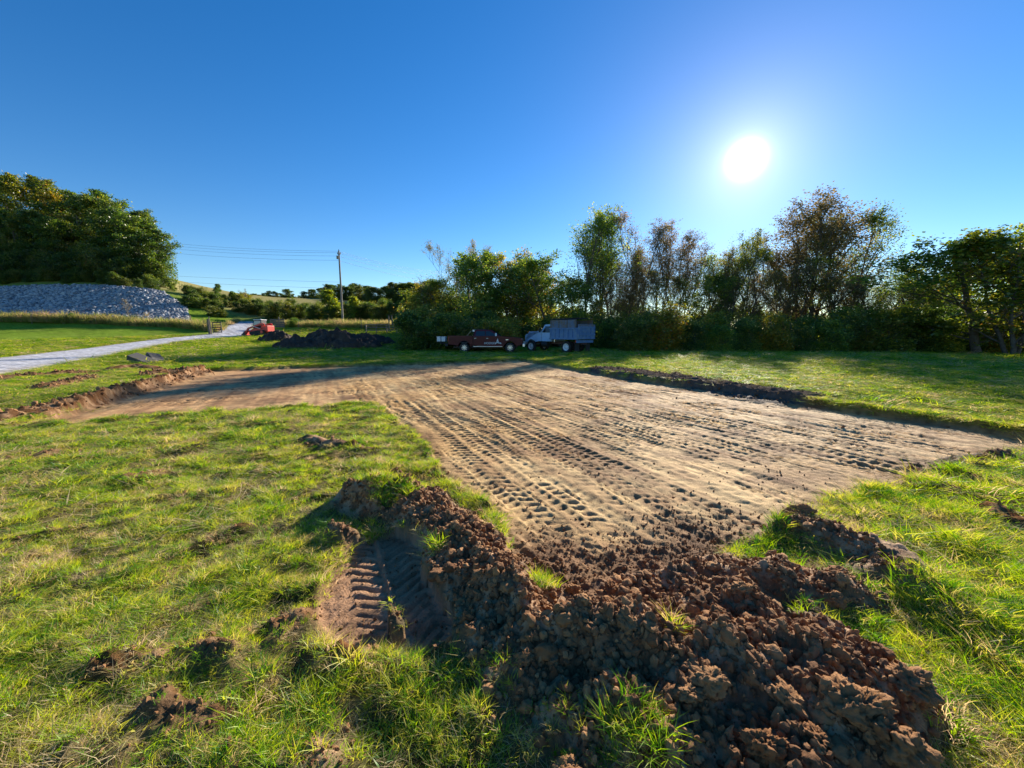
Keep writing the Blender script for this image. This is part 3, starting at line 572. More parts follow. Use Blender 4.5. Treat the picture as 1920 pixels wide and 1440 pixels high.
def tree_mesh(name, seed, H, r0, crown0=.25, nl1=14, nl2=6, nl3=5, spread=.45, up=.35, stems=1, leaves=14000, lsize=.16, lspread=.3, ml=None, mb=None, shape=None, droop=0, shelf=False, skirt=0):
    g = np.random.default_rng(seed); segs = []; twigs = []
    def branch(p, d, ln, r, lvl, ns):
        pts = [p]; q = p.copy(); dd = d.copy()
        for k in range(ns):
            dd = dd + g.normal(0, .16 if lvl else .06, 3) + np.array([0, 0, (up if lvl else .15) * .25 - droop * .2 * (lvl > 1)]); dd /= np.linalg.norm(dd); q = q + dd * ln / ns; pts.append(q.copy())
        for k in range(ns):
            a = r * (1 - k / ns * .75); b = r * (1 - (k + 1) / ns * .75); segs.append((pts[k], pts[k + 1], a, b))
        return pts, dd
    def along(pts, t): f = t * (len(pts) - 1); k = min(int(f), len(pts) - 2); return pts[k] + (pts[k + 1] - pts[k]) * (f - k), (pts[k + 1] - pts[k])
    for s in range(stems):
        aa = (s + g.uniform(-.2, .2)) * 6.28 / stems; tilt = 0.04 if stems == 1 else g.uniform(.10, .22)
        d = np.array([math.cos(aa) * tilt, math.sin(aa) * tilt, 1.0]); d /= np.linalg.norm(d); hh = H * (g.uniform(.75, 1) if stems > 1 else .97)
        pts, _ = branch(np.array([math.cos(aa), math.sin(aa), 0]) * (.15 * (stems > 1)) + np.array([0, 0, -.3]), d, hh, r0 / math.sqrt(stems), 0, 9)
        n1 = max(4, nl1 // stems)
        for i in range(n1):
            t = crown0 + (1 - crown0) * (i + g.uniform()) / n1; t = min(t, .98); p, dr = along(pts, t); f = (t - crown0) / (1 - crown0)
            sh = shape(f) if shape else math.sin(math.pi * (.15 + .8 * f)) ** .7
            a = g.uniform(0, 6.28); el = up * g.uniform(.6, 1.6) + f * .5; d = np.array([math.cos(a) * math.cos(el), math.sin(a) * math.cos(el), math.sin(el)])
            l1 = H * spread * sh * g.uniform(.7, 1.15) + .3
            b1, _ = branch(p, d, l1, max(.012, r0 * .38 * (1 - .6 * f)), 1, 4)
            for j in range(nl2):
                t2 = .25 + .75 * (j + g.uniform()) / nl2; t2 = min(t2, .99); p2, dr2 = along(b1, t2); dr2 = dr2 / np.linalg.norm(dr2)
                d2 = dr2 * .6 + g.normal(0, .55, 3) + np.array([0, 0, up * .4]); d2 /= np.linalg.norm(d2); l2 = l1 * .45 * (1.15 - .5 * t2)
                b2, _ = branch(p2, d2, l2, .012, 2, 2)
                twigs.append((b2[0] * .5 + b2[-1] * .5, b2[-1]))
                for k in range(nl3):
                    t3 = g.uniform(.3, 1); p3, dr3 = along(b2, t3); d3 = dr3 / np.linalg.norm(dr3) * .7 + g.normal(0, .5, 3) + np.array([0, 0, up * .3]); d3 /= np.linalg.norm(d3); e = p3 + d3 * l2 * .6
                    segs.append((p3, e, .006, .002)); twigs.append((p3, e))
    big = [s for s in segs if s[2] > .02]; sm = [s for s in segs if s[2] <= .02]
    va, fa = tubes(big, 6); vb, fb = tubes(sm, 3)
    bark = mesh(name + '_trunk', np.concatenate([va, vb]), [fa, fb + len(va)], mb or M_bark, True)
    tw = np.array([(a, b) for a, b in twigs]); k = g.integers(0, len(tw), leaves); t = g.uniform(.1, 1.1, (leaves, 1)); c = tw[k, 0] * (1 - t) + tw[k, 1] * t
    c = c + g.normal(0, 1, (leaves, 3)) * lspread * np.array([1, 1, .35 if shelf else .8]) * g.uniform(.3, 1.1, (leaves, 1)); c[:, 2] = np.maximum(c[:, 2], .05)
    if skirt:
        ns_ = int(leaves * .3); a_ = g.uniform(0, 6.28, ns_); r_ = skirt * np.sqrt(g.uniform(size=ns_)); c[:ns_] = np.stack([r_ * np.cos(a_), r_ * np.sin(a_), g.uniform(.03, H * .35, ns_)], -1)
    n = g.normal(size=(leaves, 3)) + np.array([0, 0, .8]); n /= np.linalg.norm(n, axis=1)[:, None]; h = g.normal(size=(leaves, 3)); s = np.cross(n, h); s /= np.linalg.norm(s, axis=1)[:, None]; q = np.cross(n, s)
    sz = lsize * g.uniform(.5, 1.15, (leaves, 1)); fold = n * sz * .22
    v = np.stack([c - s * sz * .7, c + q * sz * .42 + fold * .0, c + s * sz * .7, c - q * sz * .42], 1)
    v[:, 0] += fold; v[:, 2] += fold * .3
    hv = np.clip(.38 + .28 * g.normal(size=leaves) + .25 * np.sin(tw[k, 1][:, 0] * 1.3 + seed) * np.cos(tw[k, 1][:, 2] * 1.1 + tw[k, 1][:, 1]), 0, 1)
    lm_ = mesh(name + '_crown', v.reshape(-1, 3), np.arange(leaves * 4).reshape(-1, 4), ml or M_leaf, False, {'tint': ('FLOAT', np.repeat(hv, 4))})
    return bark, lm_
class Kind:
    def __init__(s, h, meshes):
        z = np.empty(len(meshes[1].vertices) * 3, np.float32); meshes[1].vertices.foreach_get('co', z); s.h = float(np.percentile(z[2::3], 99.7)); s.m = meshes
fan = lambda f: (1 - f) ** .8 * .9 + .25
KA = [Kind(12, tree_mesh('slender', 1, 12, .13, .22, 34, 7, 5, .33, .95, 3, 9500, .10, .22, M_leafr, None, fan)), Kind(12, tree_mesh('slender2', 2, 12, .11, .2, 36, 7, 5, .33, 1.0, 4, 10500, .095, .2, M_leafr, None, fan)), Kind(12, tree_mesh('slender3', 12, 12, .12, .3, 30, 7, 5, .30, .9, 2, 9500, .10, .22, M_leaf, None, fan))]
KB = [Kind(13, tree_mesh('spreading', 3, 13, .24, .22, 24, 7, 6, .42, .5, 2, 15000, .14, .32, M_leafr)), Kind(13, tree_mesh('spreading2', 31, 13, .22, .2, 24, 7, 6, .38, .6, 3, 15000, .13, .3, M_leaf))]
KC = [Kind(9.5, tree_mesh('bushy', 4, 9.5, .2, .1, 26, 7, 5, .40, .45, 2, 13500, .17, .30, M_leaf)), Kind(9.5, tree_mesh('bushy2', 5, 9.5, .18, .08, 28, 7, 5, .38, .55, 3, 14000, .16, .28, M_leafy)), Kind(9.5, tree_mesh('bushy3', 6, 9.5, .2, .12, 26, 7, 5, .42, .35, 1, 12500, .17, .30, M_leaf))]
KE = [Kind(15, tree_mesh('wood', 7, 15, .3, .06, 24, 7, 5, .36, .35, 1, 24000, .30, .55, M_leaf, skirt=5, shelf=True)), Kind(15, tree_mesh('wood2', 8, 15, .3, .05, 26, 7, 5, .34, .4, 2, 24000, .28, .5, M_leaf, skirt=5, shelf=True)), Kind(15, tree_mesh('wood3', 9, 15, .28, .05, 26, 7, 5, .33, .45, 1, 22000, .28, .5, M_leafy, skirt=5, shelf=True))]
KS = [Kind(4, tree_mesh('bush', 20, 4, .05, .03, 26, 6, 3, .55, .6, 4, 11000, .14, .26, M_leaf, skirt=1.5)), Kind(4, tree_mesh('bush2', 21, 4, .05, .03, 26, 6, 3, .6, .5, 5, 11000, .15, .28, M_leafy, skirt=1.5)), Kind(4, tree_mesh('bush3', 22, 4, .05, .03, 24, 6, 3, .5, .8, 4, 10000, .13, .25, M_leaf, skirt=1.5))]
KD = [Kind(5, tree_mesh('cedar', 40, 5, .07, .05, 36, 5, 3, .26, .25, 1, 9000, .13, .16, M_leaf, None, lambda f: 1.05 - f))]
KX = [Kind(4.2, tree_mesh('bare_sapling', 41, 4.2, .06, .45, 16, 5, 4, .22, .8, 1, 500, .07, .2, M_leafr, M_barkpale)), Kind(5, tree_mesh('whip', 42, 5, .05, .2, 18, 5, 4, .28, .9, 2, 900, .08, .2, M_leafr, None, fan))]
PRNG = np.random.default_rng(3)
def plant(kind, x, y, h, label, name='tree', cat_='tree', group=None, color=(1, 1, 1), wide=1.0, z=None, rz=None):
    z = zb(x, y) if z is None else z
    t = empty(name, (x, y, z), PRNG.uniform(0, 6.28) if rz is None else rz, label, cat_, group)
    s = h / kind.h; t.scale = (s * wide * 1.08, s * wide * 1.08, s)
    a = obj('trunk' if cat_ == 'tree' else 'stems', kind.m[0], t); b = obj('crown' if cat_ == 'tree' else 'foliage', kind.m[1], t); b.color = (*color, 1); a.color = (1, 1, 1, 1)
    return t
def plant_px(kind, px, D, top, label, base=None, **kw):
    a, b = ray(px, top); x = a * D; z = zb(x, D); h = HC + b * D - z
    # camera pitch: keep the same column
    return plant(kind, x, D, h, label, **kw)
GT = 'trees along the field behind the trucks'
TL = [(KA[2], 1112, 43, 395, 'tall slender tree with thin leaves rising just right of the dump truck', (1.2, 1.2, .9), .8), (KA[0], 1168, 46, 470, 'thin half bare tree in the gap right of the slender tree by the dump truck', (1, 1, 1), .7),
      (KA[1], 1243, 47, 408, 'tall fan shaped tree with fine purplish brown twigs, left of the sun', (1.1, .95, .9), 1.0), (KA[0], 1200, 48, 448, 'thin twiggy tree on the left flank of the fan shaped tree', (1, .95, .9), .8), (KC[2], 1322, 44, 500, 'rounder green tree in the dip right of the fan shaped tree', (1.0, 1.0, .9), .75),
      (KB[1], 1408, 45, 440, 'forked tree with upswept limbs standing below the sun', (1, .85, .75), .65), (KA[0], 1372, 47, 480, 'small leaning tree at the left foot of the forked tree', (1, .9, .8), .8), (KB[0], 1478, 46, 450, 'middling brown tree between the forked tree and the largest tree', (1, .85, .75), .6),
      (KB[0], 1548, 46, 376, 'largest tree of the row with dark spreading crown right of the sun', (.95, .85, .75), .95), (KB[1], 1590, 47, 395, 'tree merging into the right side of the largest tree', (.9, .85, .75), .75),
      (KX[1], 1672, 44, 512, 'low ragged tree in the gap right of the largest tree', (1.2, 1.2, 1), 1.3), (KA[2], 1728, 45, 515, 'small thin tree in the middle of the low gap', (1.2, 1.2, 1), 1.0), (KC[1], 1765, 42, 540, 'pale green small tree left of the big right edge tree', (1.2, 1.2, 1), .8),
      (KC[2], 1870, 34, 442, 'broad leafy tree cut by the right edge of the photo', (.95, .95, .8), 1.35), (KE[0], 1985, 36, 415, 'leafy tree mostly outside the right edge', (1.1, 1.0, .9), .6),
      (KC[0], 885, 40, 472, 'dense green tree above the cab of the red pickup', (1, 1.05, 1), .95), (KC[1], 962, 41, 470, 'yellow green tree with a pointed tip above the pickup hood', (1, 1, 1), .8), (KC[2], 1035, 40, 480, 'dense dark round tree above the dump truck cab', (.85, .95, .95), .95),
      (KA[1], 868, 47, 450, 'sparse tree with bare top poking out behind the dense trees', (1.2, 1.2, 1), .8), (KA[0], 990, 48, 472, 'twiggy tree showing between two dense trees above the pickup', (1.1, 1.1, 1), .9), (KX[1], 830, 44, 500, 'bare thin tree left of the dense green trees', (1, 1, 1), 1.3),
      (KC[1], 792, 46, 532, 'yellowish bushy tree at the left end of the row', (1.25, 1.15, .9), .9), (KC[2], 830, 42, 545, 'brownish green bushy tree near the pickup tailgate', (1.2, .95, .7), .8), (KC[0], 925, 39, 540, 'low leafy tree directly behind the pickup', (.95, 1.05, .9), .8)]
TL += [((KC[i % 3] if px_ < 1100 or px_ > 1800 else KA[i % 3]), px_, 43.5 + i % 3, top_, 'middle height tangled tree behind the bushes, %s' % w_, (1.05, 1.0, .95), 1.0) for i, (px_, top_, w_) in enumerate([(1135, 520, 'below the slender tree'), (1185, 505, 'left foot of the fan shaped tree'), (1262, 505, 'under the fan shaped tree'), (1365, 515, 'left foot of the forked tree'), (1440, 500, 'between the forked tree and the middling brown tree'), (1505, 490, 'under the largest tree at its left'), (1590, 500, 'under the largest tree at its right'), (1635, 530, 'where the low gap begins'), (1820, 500, 'left shoulder of the big right edge tree'), (1080, 515, 'directly above the dump truck bed'), (1000, 510, 'between the two dense trees'), (850, 520, 'left shoulder of the dense trees')])]
TL += [(KC[1], 1940, 31, 425, 'broad leafy tree at the very right edge, nearest the camera', (.75, .8, .7), 1.1), (KA[2], 1660, 46, 505, 'feathery tree where the low gap opens', (1.1, 1.1, 1), 1.2), (KA[0], 1705, 47, 520, 'twiggy tree left of the small thin one in the gap', (1.1, 1.1, 1), 1.2), (KA[2], 1345, 49, 470, 'feathery tree in the dip left of the forked tree', (1.1, 1.05, 1), 1.1), (KA[1], 1285, 48, 428, 'twiggy tree on the right flank of the fan shaped tree', (1.1, .95, .9), .9), (KA[2], 1145, 47, 432, 'feathery tree just right of the slender tree', (1.1, 1.1, .95), 1.0), (KB[0], 1520, 48, 400, 'left stem group of the largest tree', (.95, .85, .8), .8)]
for k_, px_, D_, top_, lb_, co_, wd_ in TL: plant_px(k_, px_, D_ + (8 if D_ > 38 else 0), top_, lb_, color=co_, wide=wd_ * 1.3, group=GT)
ordn = ['first', 'second', 'third', 'fourth', 'fifth', 'sixth', 'seventh', 'eighth', 'ninth', 'tenth', 'eleventh', 'twelfth', 'thirteenth', 'fourteenth', 'fifteenth', 'sixteenth', 'seventeenth', 'eighteenth', 'nineteenth', 'twentieth',
        'twenty-first', 'twenty-second', 'twenty-third', 'twenty-fourth', 'twenty-fifth', 'twenty-sixth', 'twenty-seventh', 'twenty-eighth', 'twenty-ninth', 'thirtieth', 'thirty-first', 'thirty-second', 'thirty-third', 'thirty-fourth', 'thirty-fifth', 'thirty-sixth', 'thirty-seventh', 'thirty-eighth', 'thirty-ninth', 'fortieth']
g = np.random.default_rng(8)
for i, px_ in enumerate(np.arange(775, 2010, 52)):
    D_ = g.uniform(35.5, 37.5) if not 960 < px_ < 1140 else 43; h_ = g.uniform(2.0, 4.6) if px_ > 1090 else g.uniform(2.4, 3.6)
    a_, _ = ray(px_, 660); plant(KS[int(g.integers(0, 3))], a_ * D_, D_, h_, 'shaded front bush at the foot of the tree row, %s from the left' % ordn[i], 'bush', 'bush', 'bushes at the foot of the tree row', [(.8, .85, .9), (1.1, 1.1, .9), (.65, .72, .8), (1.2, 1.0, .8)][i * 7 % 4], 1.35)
for i, px_ in enumerate(np.arange(790, 2010, 60)):
    D_ = g.uniform(41, 46); h_ = g.uniform(3.0, 4.9); a_, _ = ray(px_, 650)
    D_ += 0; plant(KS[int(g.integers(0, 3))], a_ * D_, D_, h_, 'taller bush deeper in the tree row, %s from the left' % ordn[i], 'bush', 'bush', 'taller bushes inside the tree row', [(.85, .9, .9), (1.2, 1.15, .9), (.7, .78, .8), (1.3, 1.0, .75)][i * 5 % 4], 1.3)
for i, px_ in enumerate(np.arange(800, 2100, 46)):
    D_ = g.uniform(54, 60); h_ = g.uniform(4.6, 7.0); a_, _ = ray(px_, 650)
    plant(KS[int(g.integers(0, 3))], a_ * D_, D_, h_, 'big bush closing the gaps behind the tree row, %s from the left' % ordn[i], 'bush', 'bush', 'big bushes behind the tree row', (.9, .95, .9), 1.2)
# wooded hill at the left
FL = [(-70, 80, 380), (-15, 76, 400), (30, 74, 415), (72, 77, 392), (112, 75, 400), (150, 78, 378), (195, 76, 372), (238, 75, 388), (272, 74, 425), (292, 72, 486), (-90, 98, 300), (-40, 96, 310), (5, 97, 318), (45, 94, 332), (88, 93, 345), (128, 90, 352), (165, 88, 368), (205, 87, 384), (245, 86, 400), (-120, 78, 370), (262, 73.5, 470), (180, 72.5, 455), (100, 72.5, 460), (40, 72, 462), (140, 72.3, 475), (220, 72.4, 465), (0, 71.5, 465)]
hue = [(.6, .62, .6), (1.0, .8, .55), (.5, .6, .55), (1.3, .75, .4), (.5, .6, .5), (.75, .7, .55)]
FL = [(a, b + 12, c) for a, b, c in FL]
for i, (px_, D_, top_) in enumerate(FL):
    top_ += float(g.uniform(-9, 13))
    row = 'front row' if D_ < 93 and D_ >= 85.8 else ('low fringe' if D_ < 85.8 else 'upper row')
    k_ = [t for t in FL if (t[1] < 85.8) == (D_ < 85.8) and (t[1] > 93) == (D_ > 93)]; k_.sort(); n_ = [t[0] for t in k_].index(px_)
    plant_px(KE[i % 3 if i not in (7, 8) else 1], px_, D_, top_, 'tree on the wooded hill at the left, %s of the %s from the left' % (ordn[n_], row), group='trees of the wooded hill', color=hue[i % 6] if D_ > 93 else hue[(i % 3) * 2], wide=1.05 if D_ > 85.8 else 1.3)
for i in range(16):
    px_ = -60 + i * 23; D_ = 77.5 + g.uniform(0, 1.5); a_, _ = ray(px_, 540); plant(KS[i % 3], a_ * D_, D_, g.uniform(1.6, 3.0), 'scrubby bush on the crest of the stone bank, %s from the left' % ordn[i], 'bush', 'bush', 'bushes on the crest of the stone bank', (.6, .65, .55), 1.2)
for i in range(12):
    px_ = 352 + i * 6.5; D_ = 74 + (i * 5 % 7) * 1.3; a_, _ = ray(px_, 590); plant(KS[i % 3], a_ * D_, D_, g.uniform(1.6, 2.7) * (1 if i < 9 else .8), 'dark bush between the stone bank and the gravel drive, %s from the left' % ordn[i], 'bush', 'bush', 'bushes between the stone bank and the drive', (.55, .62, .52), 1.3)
for i in range(22):
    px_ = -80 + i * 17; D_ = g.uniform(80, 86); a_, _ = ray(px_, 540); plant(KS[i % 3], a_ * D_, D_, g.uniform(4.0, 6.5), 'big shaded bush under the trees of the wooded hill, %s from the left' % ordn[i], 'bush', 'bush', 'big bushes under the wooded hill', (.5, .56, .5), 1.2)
# forest on the far ridge
for i in range(34):
    px_ = 466 + i * 10.4 + g.uniform(-3, 3); D_ = g.uniform(138, 155); top_ = np.interp(px_, [460, 500, 540, 560, 600, 640, 700, 740, 800, 830], [556, 548, 545, 551, 541, 534, 538, 530, 530, 535]) + g.uniform(-4, 6)
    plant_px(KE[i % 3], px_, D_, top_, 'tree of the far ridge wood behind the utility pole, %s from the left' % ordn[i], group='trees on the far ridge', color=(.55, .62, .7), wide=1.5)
# brush bank in the middle distance
for i in range(38):
    px_ = 322 + i * 12.2 + g.uniform(-4, 4); D_ = g.uniform(80, 84); top_ = np.interp(px_, [320, 360, 420, 480, 560, 640, 700, 780], [545, 553, 562, 566, 572, 571, 570, 566]) + g.uniform(-6, 6)
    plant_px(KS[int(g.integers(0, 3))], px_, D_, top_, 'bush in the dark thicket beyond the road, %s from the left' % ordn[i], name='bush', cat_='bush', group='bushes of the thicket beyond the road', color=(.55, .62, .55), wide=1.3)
for i in range(34):
    px_ = 300 + (i * 30 if i < 15 else (i - 15) * 11) + g.uniform(-6, 6); D_ = g.uniform(86, 98); top_ = np.interp(px_, [300, 340, 380, 420, 480, 560, 640, 700, 780], [530, 538, 545, 550, 556, 563, 566, 566, 560]) + g.uniform(-6, 8)
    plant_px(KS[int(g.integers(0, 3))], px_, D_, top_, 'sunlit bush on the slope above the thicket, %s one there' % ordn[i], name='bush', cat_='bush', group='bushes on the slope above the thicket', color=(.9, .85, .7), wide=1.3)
for px_, D_, top_, lb_ in [(405, 88, 532, 'dark green conical cedar above the road'), (432, 90, 546, 'small cedar right of the conical cedar'), (345, 88, 535, 'cedar at the end of the stone bank'), (320, 80, 530, 'cedar on the crest beside the wooded hill'), (620, 82, 545, 'yellow green conical tree left of the utility pole'), (668, 82, 556, 'yellow green conical tree right of the utility pole'), (770, 84, 545, 'conical tree where the thicket meets the tree row')]:
    plant_px(KD[0], px_, D_, top_, lb_, color=(1.5, 1.25, .8) if 'yellow' in lb_ else (1, 1, 1), wide=1.5 if 'yellow' in lb_ else 1.2)
plant_px(KX[1], 456, 92, 540, 'bare sapling against the sky above the thicket', color=(1, 1, 1))
x_, y_, z_ = hit(243, 606); plant(KX[0], x_, y_, 45 / FPX * y_, 'small pale bare tree in front of the stone bank', color=(1, .9, .8))
x_, y_, z_ = hit(134, 604); plant(KS[0], x_, y_, 1.3, 'small round green bush at the far edge of the left lawn', 'bush', 'bush', color=(1, 1, 1), wide=1.4)
x_, y_, z_ = hit(550, 614); plant(KS[0], x_, y_, 1.5, 'rounded bush right of the red loader', 'bush', 'bush', color=(1, 1.1, 1), wide=1.6)
x_, y_, z_ = hit(392, 622); plant(KX[1], x_ - .6, y_ + .3, 1.9, 'leafless brown shrub beside the open gate', 'bush', 'bush', color=(1, .8, .7), wide=1.2)

# ------------------------------------------------------------------ stone bank
rocks = [src('stone_' + 'abcde'[i], clod_mesh('stone', 70 + i, 2, M_rock, .25, .8)) for i in range(5)]
g = np.random.default_rng(12); n = 30000
bank = [hit(-170, 608)[:2], hit(0, 600)[:2], hit(120, 604)[:2], hit(230, 606)[:2], hit(352, 607)[:2], P(345, 580, 73)[:2], P(300, 549, 76)[:2], P(220, 540, 77)[:2], P(120, 539, 76)[:2], P(0, 542, 75)[:2], P(-170, 546, 73)[:2]]
bx = [b[0] for b in bank]; by = [b[1] for b in bank]
n = 52000; x = g.uniform(min(bx), max(bx), n); y = g.uniform(min(by), max(by), n); d = dpoly(x, y, bank); ok = d < .3; x, y = x[ok], y[ok]; z = zbase(x, y); s = .14 + .26 * g.uniform(size=len(x)) ** 2
scatter('stone_bank', np.stack([x, y, z + .05 + g.uniform(0, .15, len(x))], -1), g.uniform(0, 6.28, (len(x), 3)), np.stack([s] * 3, -1) * g.uniform(.7, 1.2, (len(x), 3)), g.integers(0, 5, len(x)), rocks)
# weeds along the far edge of the lawns
weeds = [src('weed_a', blade_mesh('w1', 26, .3, .3, .8, .03, .4, M_weed, 21)), src('weed_b', blade_mesh('w2', 26, .35, .2, .6, .035, .5, M_weed, 22)), src('weed_c', blade_mesh('w3', 16, .2, .5, 1.1, .03, .3, M_weed, 23))]
WX = []; 
def weed_line(pts, n, wid, s0, s1):
    gp = [hit(*q) for q in pts]
    for (a, b) in zip(gp[:-1], gp[1:]):
        m = int(n); t = g.uniform(size=m); off = g.normal(0, wid, m); x = a[0] + (b[0] - a[0]) * t; y = a[1] + (b[1] - a[1]) * t + np.abs(off)
        z = zbase(x, y); s = g.uniform(s0, s1, m); WX.append((np.stack([x, y, z], -1), np.stack([s * 0, s * 0, g.uniform(0, 6.28, m)], -1), np.stack([s * 1.2, s * 1.2, s], -1), g.integers(0, 3, m)))
weed_line([(-100, 606), (0, 605), (100, 606), (200, 609), (290, 613), (345, 616), (395, 622)], 330, 1.2, .8, 1.6)
weed_line([(405, 617), (425, 609), (440, 605)], 80, .8, .6, 1.1)
weed_line([(520, 612), (580, 615), (640, 615), (700, 617), (760, 617)], 380, 1.6, .6, 1.3)
wc = [np.concatenate([q[i] for q in WX]) for i in range(4)]
scatter('tall_weeds', *wc, weeds)

# ------------------------------------------------------------------ builders for made things
class B:
    def __init__(s): s.bm = bmesh.new()
    def box(s, c, d, rot=None, bev=0):
        r = bmesh.ops.create_cube(s.bm, size=1); M_ = Matrix.Translation(c) @ (rot.to_4x4() if rot else Matrix.Identity(4)) @ Matrix.Diagonal((*d, 1)); bmesh.ops.transform(s.bm, matrix=M_, verts=r['verts'])
        if bev:
            e = list({e for v in r['verts'] for e in v.link_edges}); bmesh.ops.bevel(s.bm, geom=e, offset=bev, segments=2, affect='EDGES', profile=.7)
        return s
    def prism(s, prof, y0, y1, y0t=None, y1t=None, zt=None, bev=0):
        """profile in XZ pushed along Y; y0t/y1t = half widths reached at height zt (tumblehome)"""
        z0 = min(p[1] for p in prof)
        def yy(y, yt, z): return y if yt is None else y + (yt - y) * (z - z0) / (zt - z0)
        a = [s.bm.verts.new((x, yy(y0, y0t, z), z)) for x, z in prof]; b = [s.bm.verts.new((x, yy(y1, y1t, z), z)) for x, z in prof]; n = len(prof)
        fs = [s.bm.faces.new(a[::-1]), s.bm.faces.new(b)] + [s.bm.faces.new((a[i], a[(i + 1) % n], b[(i + 1) % n], b[i])) for i in range(n)]
        if bev:
            e = [x for x in fs[0].edges] + [x for x in fs[1].edges]; bmesh.ops.bevel(s.bm, geom=e, offset=bev, segments=2, affect='EDGES', profile=.7)
        return s
    def cyl(s, a, b, r, r2=None, n=14):
        a = Vector(a); b = Vector(b); d = b - a; q = bmesh.ops.create_cone(s.bm, cap_ends=True, segments=n, radius1=r, radius2=r if r2 is None else r2, depth=d.length)
        bmesh.ops.transform(s.bm, matrix=Matrix.Translation((a + b) / 2) @ d.to_track_quat('Z', 'Y').to_matrix().to_4x4(), verts=q['verts']); return s
    def lathe(s, prof, c, n=28):
        """(radius, y) profile turned about the Y axis through c"""
        rings_ = [[s.bm.verts.new((c[0] + r * math.cos(i * 2 * math.pi / n), c[1] + y, c[2] + r * math.sin(i * 2 * math.pi / n))) for i in range(n)] for r, y in prof]
        for a, b in zip(rings_[:-1], rings_[1:]):
            for i in range(n): s.bm.faces.new((a[i], a[(i + 1) % n], b[(i + 1) % n], b[i]))
        return s
    def quad(s, pts): s.bm.faces.new([s.bm.verts.new(p) for p in pts]); return s
    def build(s, name, m, parent=None, smooth=False, **kw):
        bmesh.ops.recalc_face_normals(s.bm, faces=s.bm.faces); me = bpy.data.meshes.new(name); s.bm.to_mesh(me); s.bm.free(); me.materials.append(m)
        if smooth:
            for p in me.polygons: p.use_smooth = True
        return obj(name, me, parent, **kw)
def RX(a): return Matrix.Rotation(a, 3, 'X')
def RY(a): return Matrix.Rotation(a, 3, 'Y')
def RZ(a): return Matrix.Rotation(a, 3, 'Z')
def arch(cx, cz, r, a0=180, a1=0, n=9): return [(cx + r * math.cos(R(a0 + (a1 - a0) * i / (n - 1))), cz + r * math.sin(R(a0 + (a1 - a0) * i / (n - 1)))) for i in range(n)]
m_red = mat('maroon_paint', (.085, .003, .009), .4, spec=.25, coat=.1, noise=((.06, .003, .008), 3, .4, .7)); m_glass = mat('tinted_glass', (.015, .02, .025), .08, spec=.6); m_chrome = mat('chrome', (.55, .57, .6), .3, metal=1)
m_rub = mat('rubber', (.02, .02, .021), .85, noise=((.05, .045, .04), 8, .4, .7)); m_blk = mat('black_steel', (.02, .02, .022), .6); m_wht = mat('white_paint', (.7, .72, .75), .4); m_lamp = mat('lamp_glass', (.8, .8, .82), .15); m_tail = mat('tail_lamp', (.45, .02, .02), .2)
m_alu = mat('polished_rim', (.22, .23, .26), .4, metal=.4); m_wood = mat('weathered_wood', (.20, .165, .13), .85, noise=((.11, .09, .07), 6, .35, .65)); m_plank = mat('fresh_wood', (.5, .4, .28), .8, noise=((.4, .3, .2), 5, .4, .6))
def wheel(parent, x, y, z, r, w, side, spokes=8, steel=False):
    t = B().lathe([(r * .62, -w / 2 + .02), (r * .93, -w / 2), (r, -w * .36), (r, w * .36), (r * .93, w / 2), (r * .62, w / 2 - .02), (r * .62, -w / 2 + .02)], (x, y, z)).build('tyre', m_rub, parent, True)
    o = side
    b = B().lathe([(r * .64, o * w * .5 - o * .02), (r * .60, o * w * .42), (r * .56, o * w * .2), (r * .12, o * w * .22), (0.001, o * w * .22)] if not steel else [(r * .64, o * (w * .5 - .02)), (r * .58, o * w * .3), (r * .5, o * w * .18), (r * .28, o * w * .05), (r * .2, o * w * .3), (.001, o * w * .32)], (x, y, z))
    b.build('rim', m_alu if not steel else m_wht, t, True)
    if not steel:
        for k in range(spokes):
            a = k * 2 * math.pi / spokes; B().box((x + math.cos(a) * r * .34, y + o * w * .33, z + math.sin(a) * r * .34), (r * .44, .04, r * .13), RY(-a)).build('spoke', m_chrome, t)
        B().lathe([(r * .14, o * w * .2), (r * .13, o * w * .42), (.001, o * w * .44)], (x, y, z), 14).build('hub_cap', m_chrome, t)
        B().lathe([(r * .55, o * w * .205), (r * .15, o * w * .23)], (x, y, z), 20).build('spoke_shade_disc', m_blk, t)  # black disc stands in for the shade between the spokes
    else:
        h = B()
        for k in range(8): a = k * math.pi / 4; h.cyl((x + math.cos(a) * r * .4, y + o * w * .1, z + math.sin(a) * r * .4), (x + math.cos(a) * r * .4, y + o * w * .165, z + math.sin(a) * r * .4), r * .055, n=8)
        h.build('wheel_hole', m_blk, t)
    return t

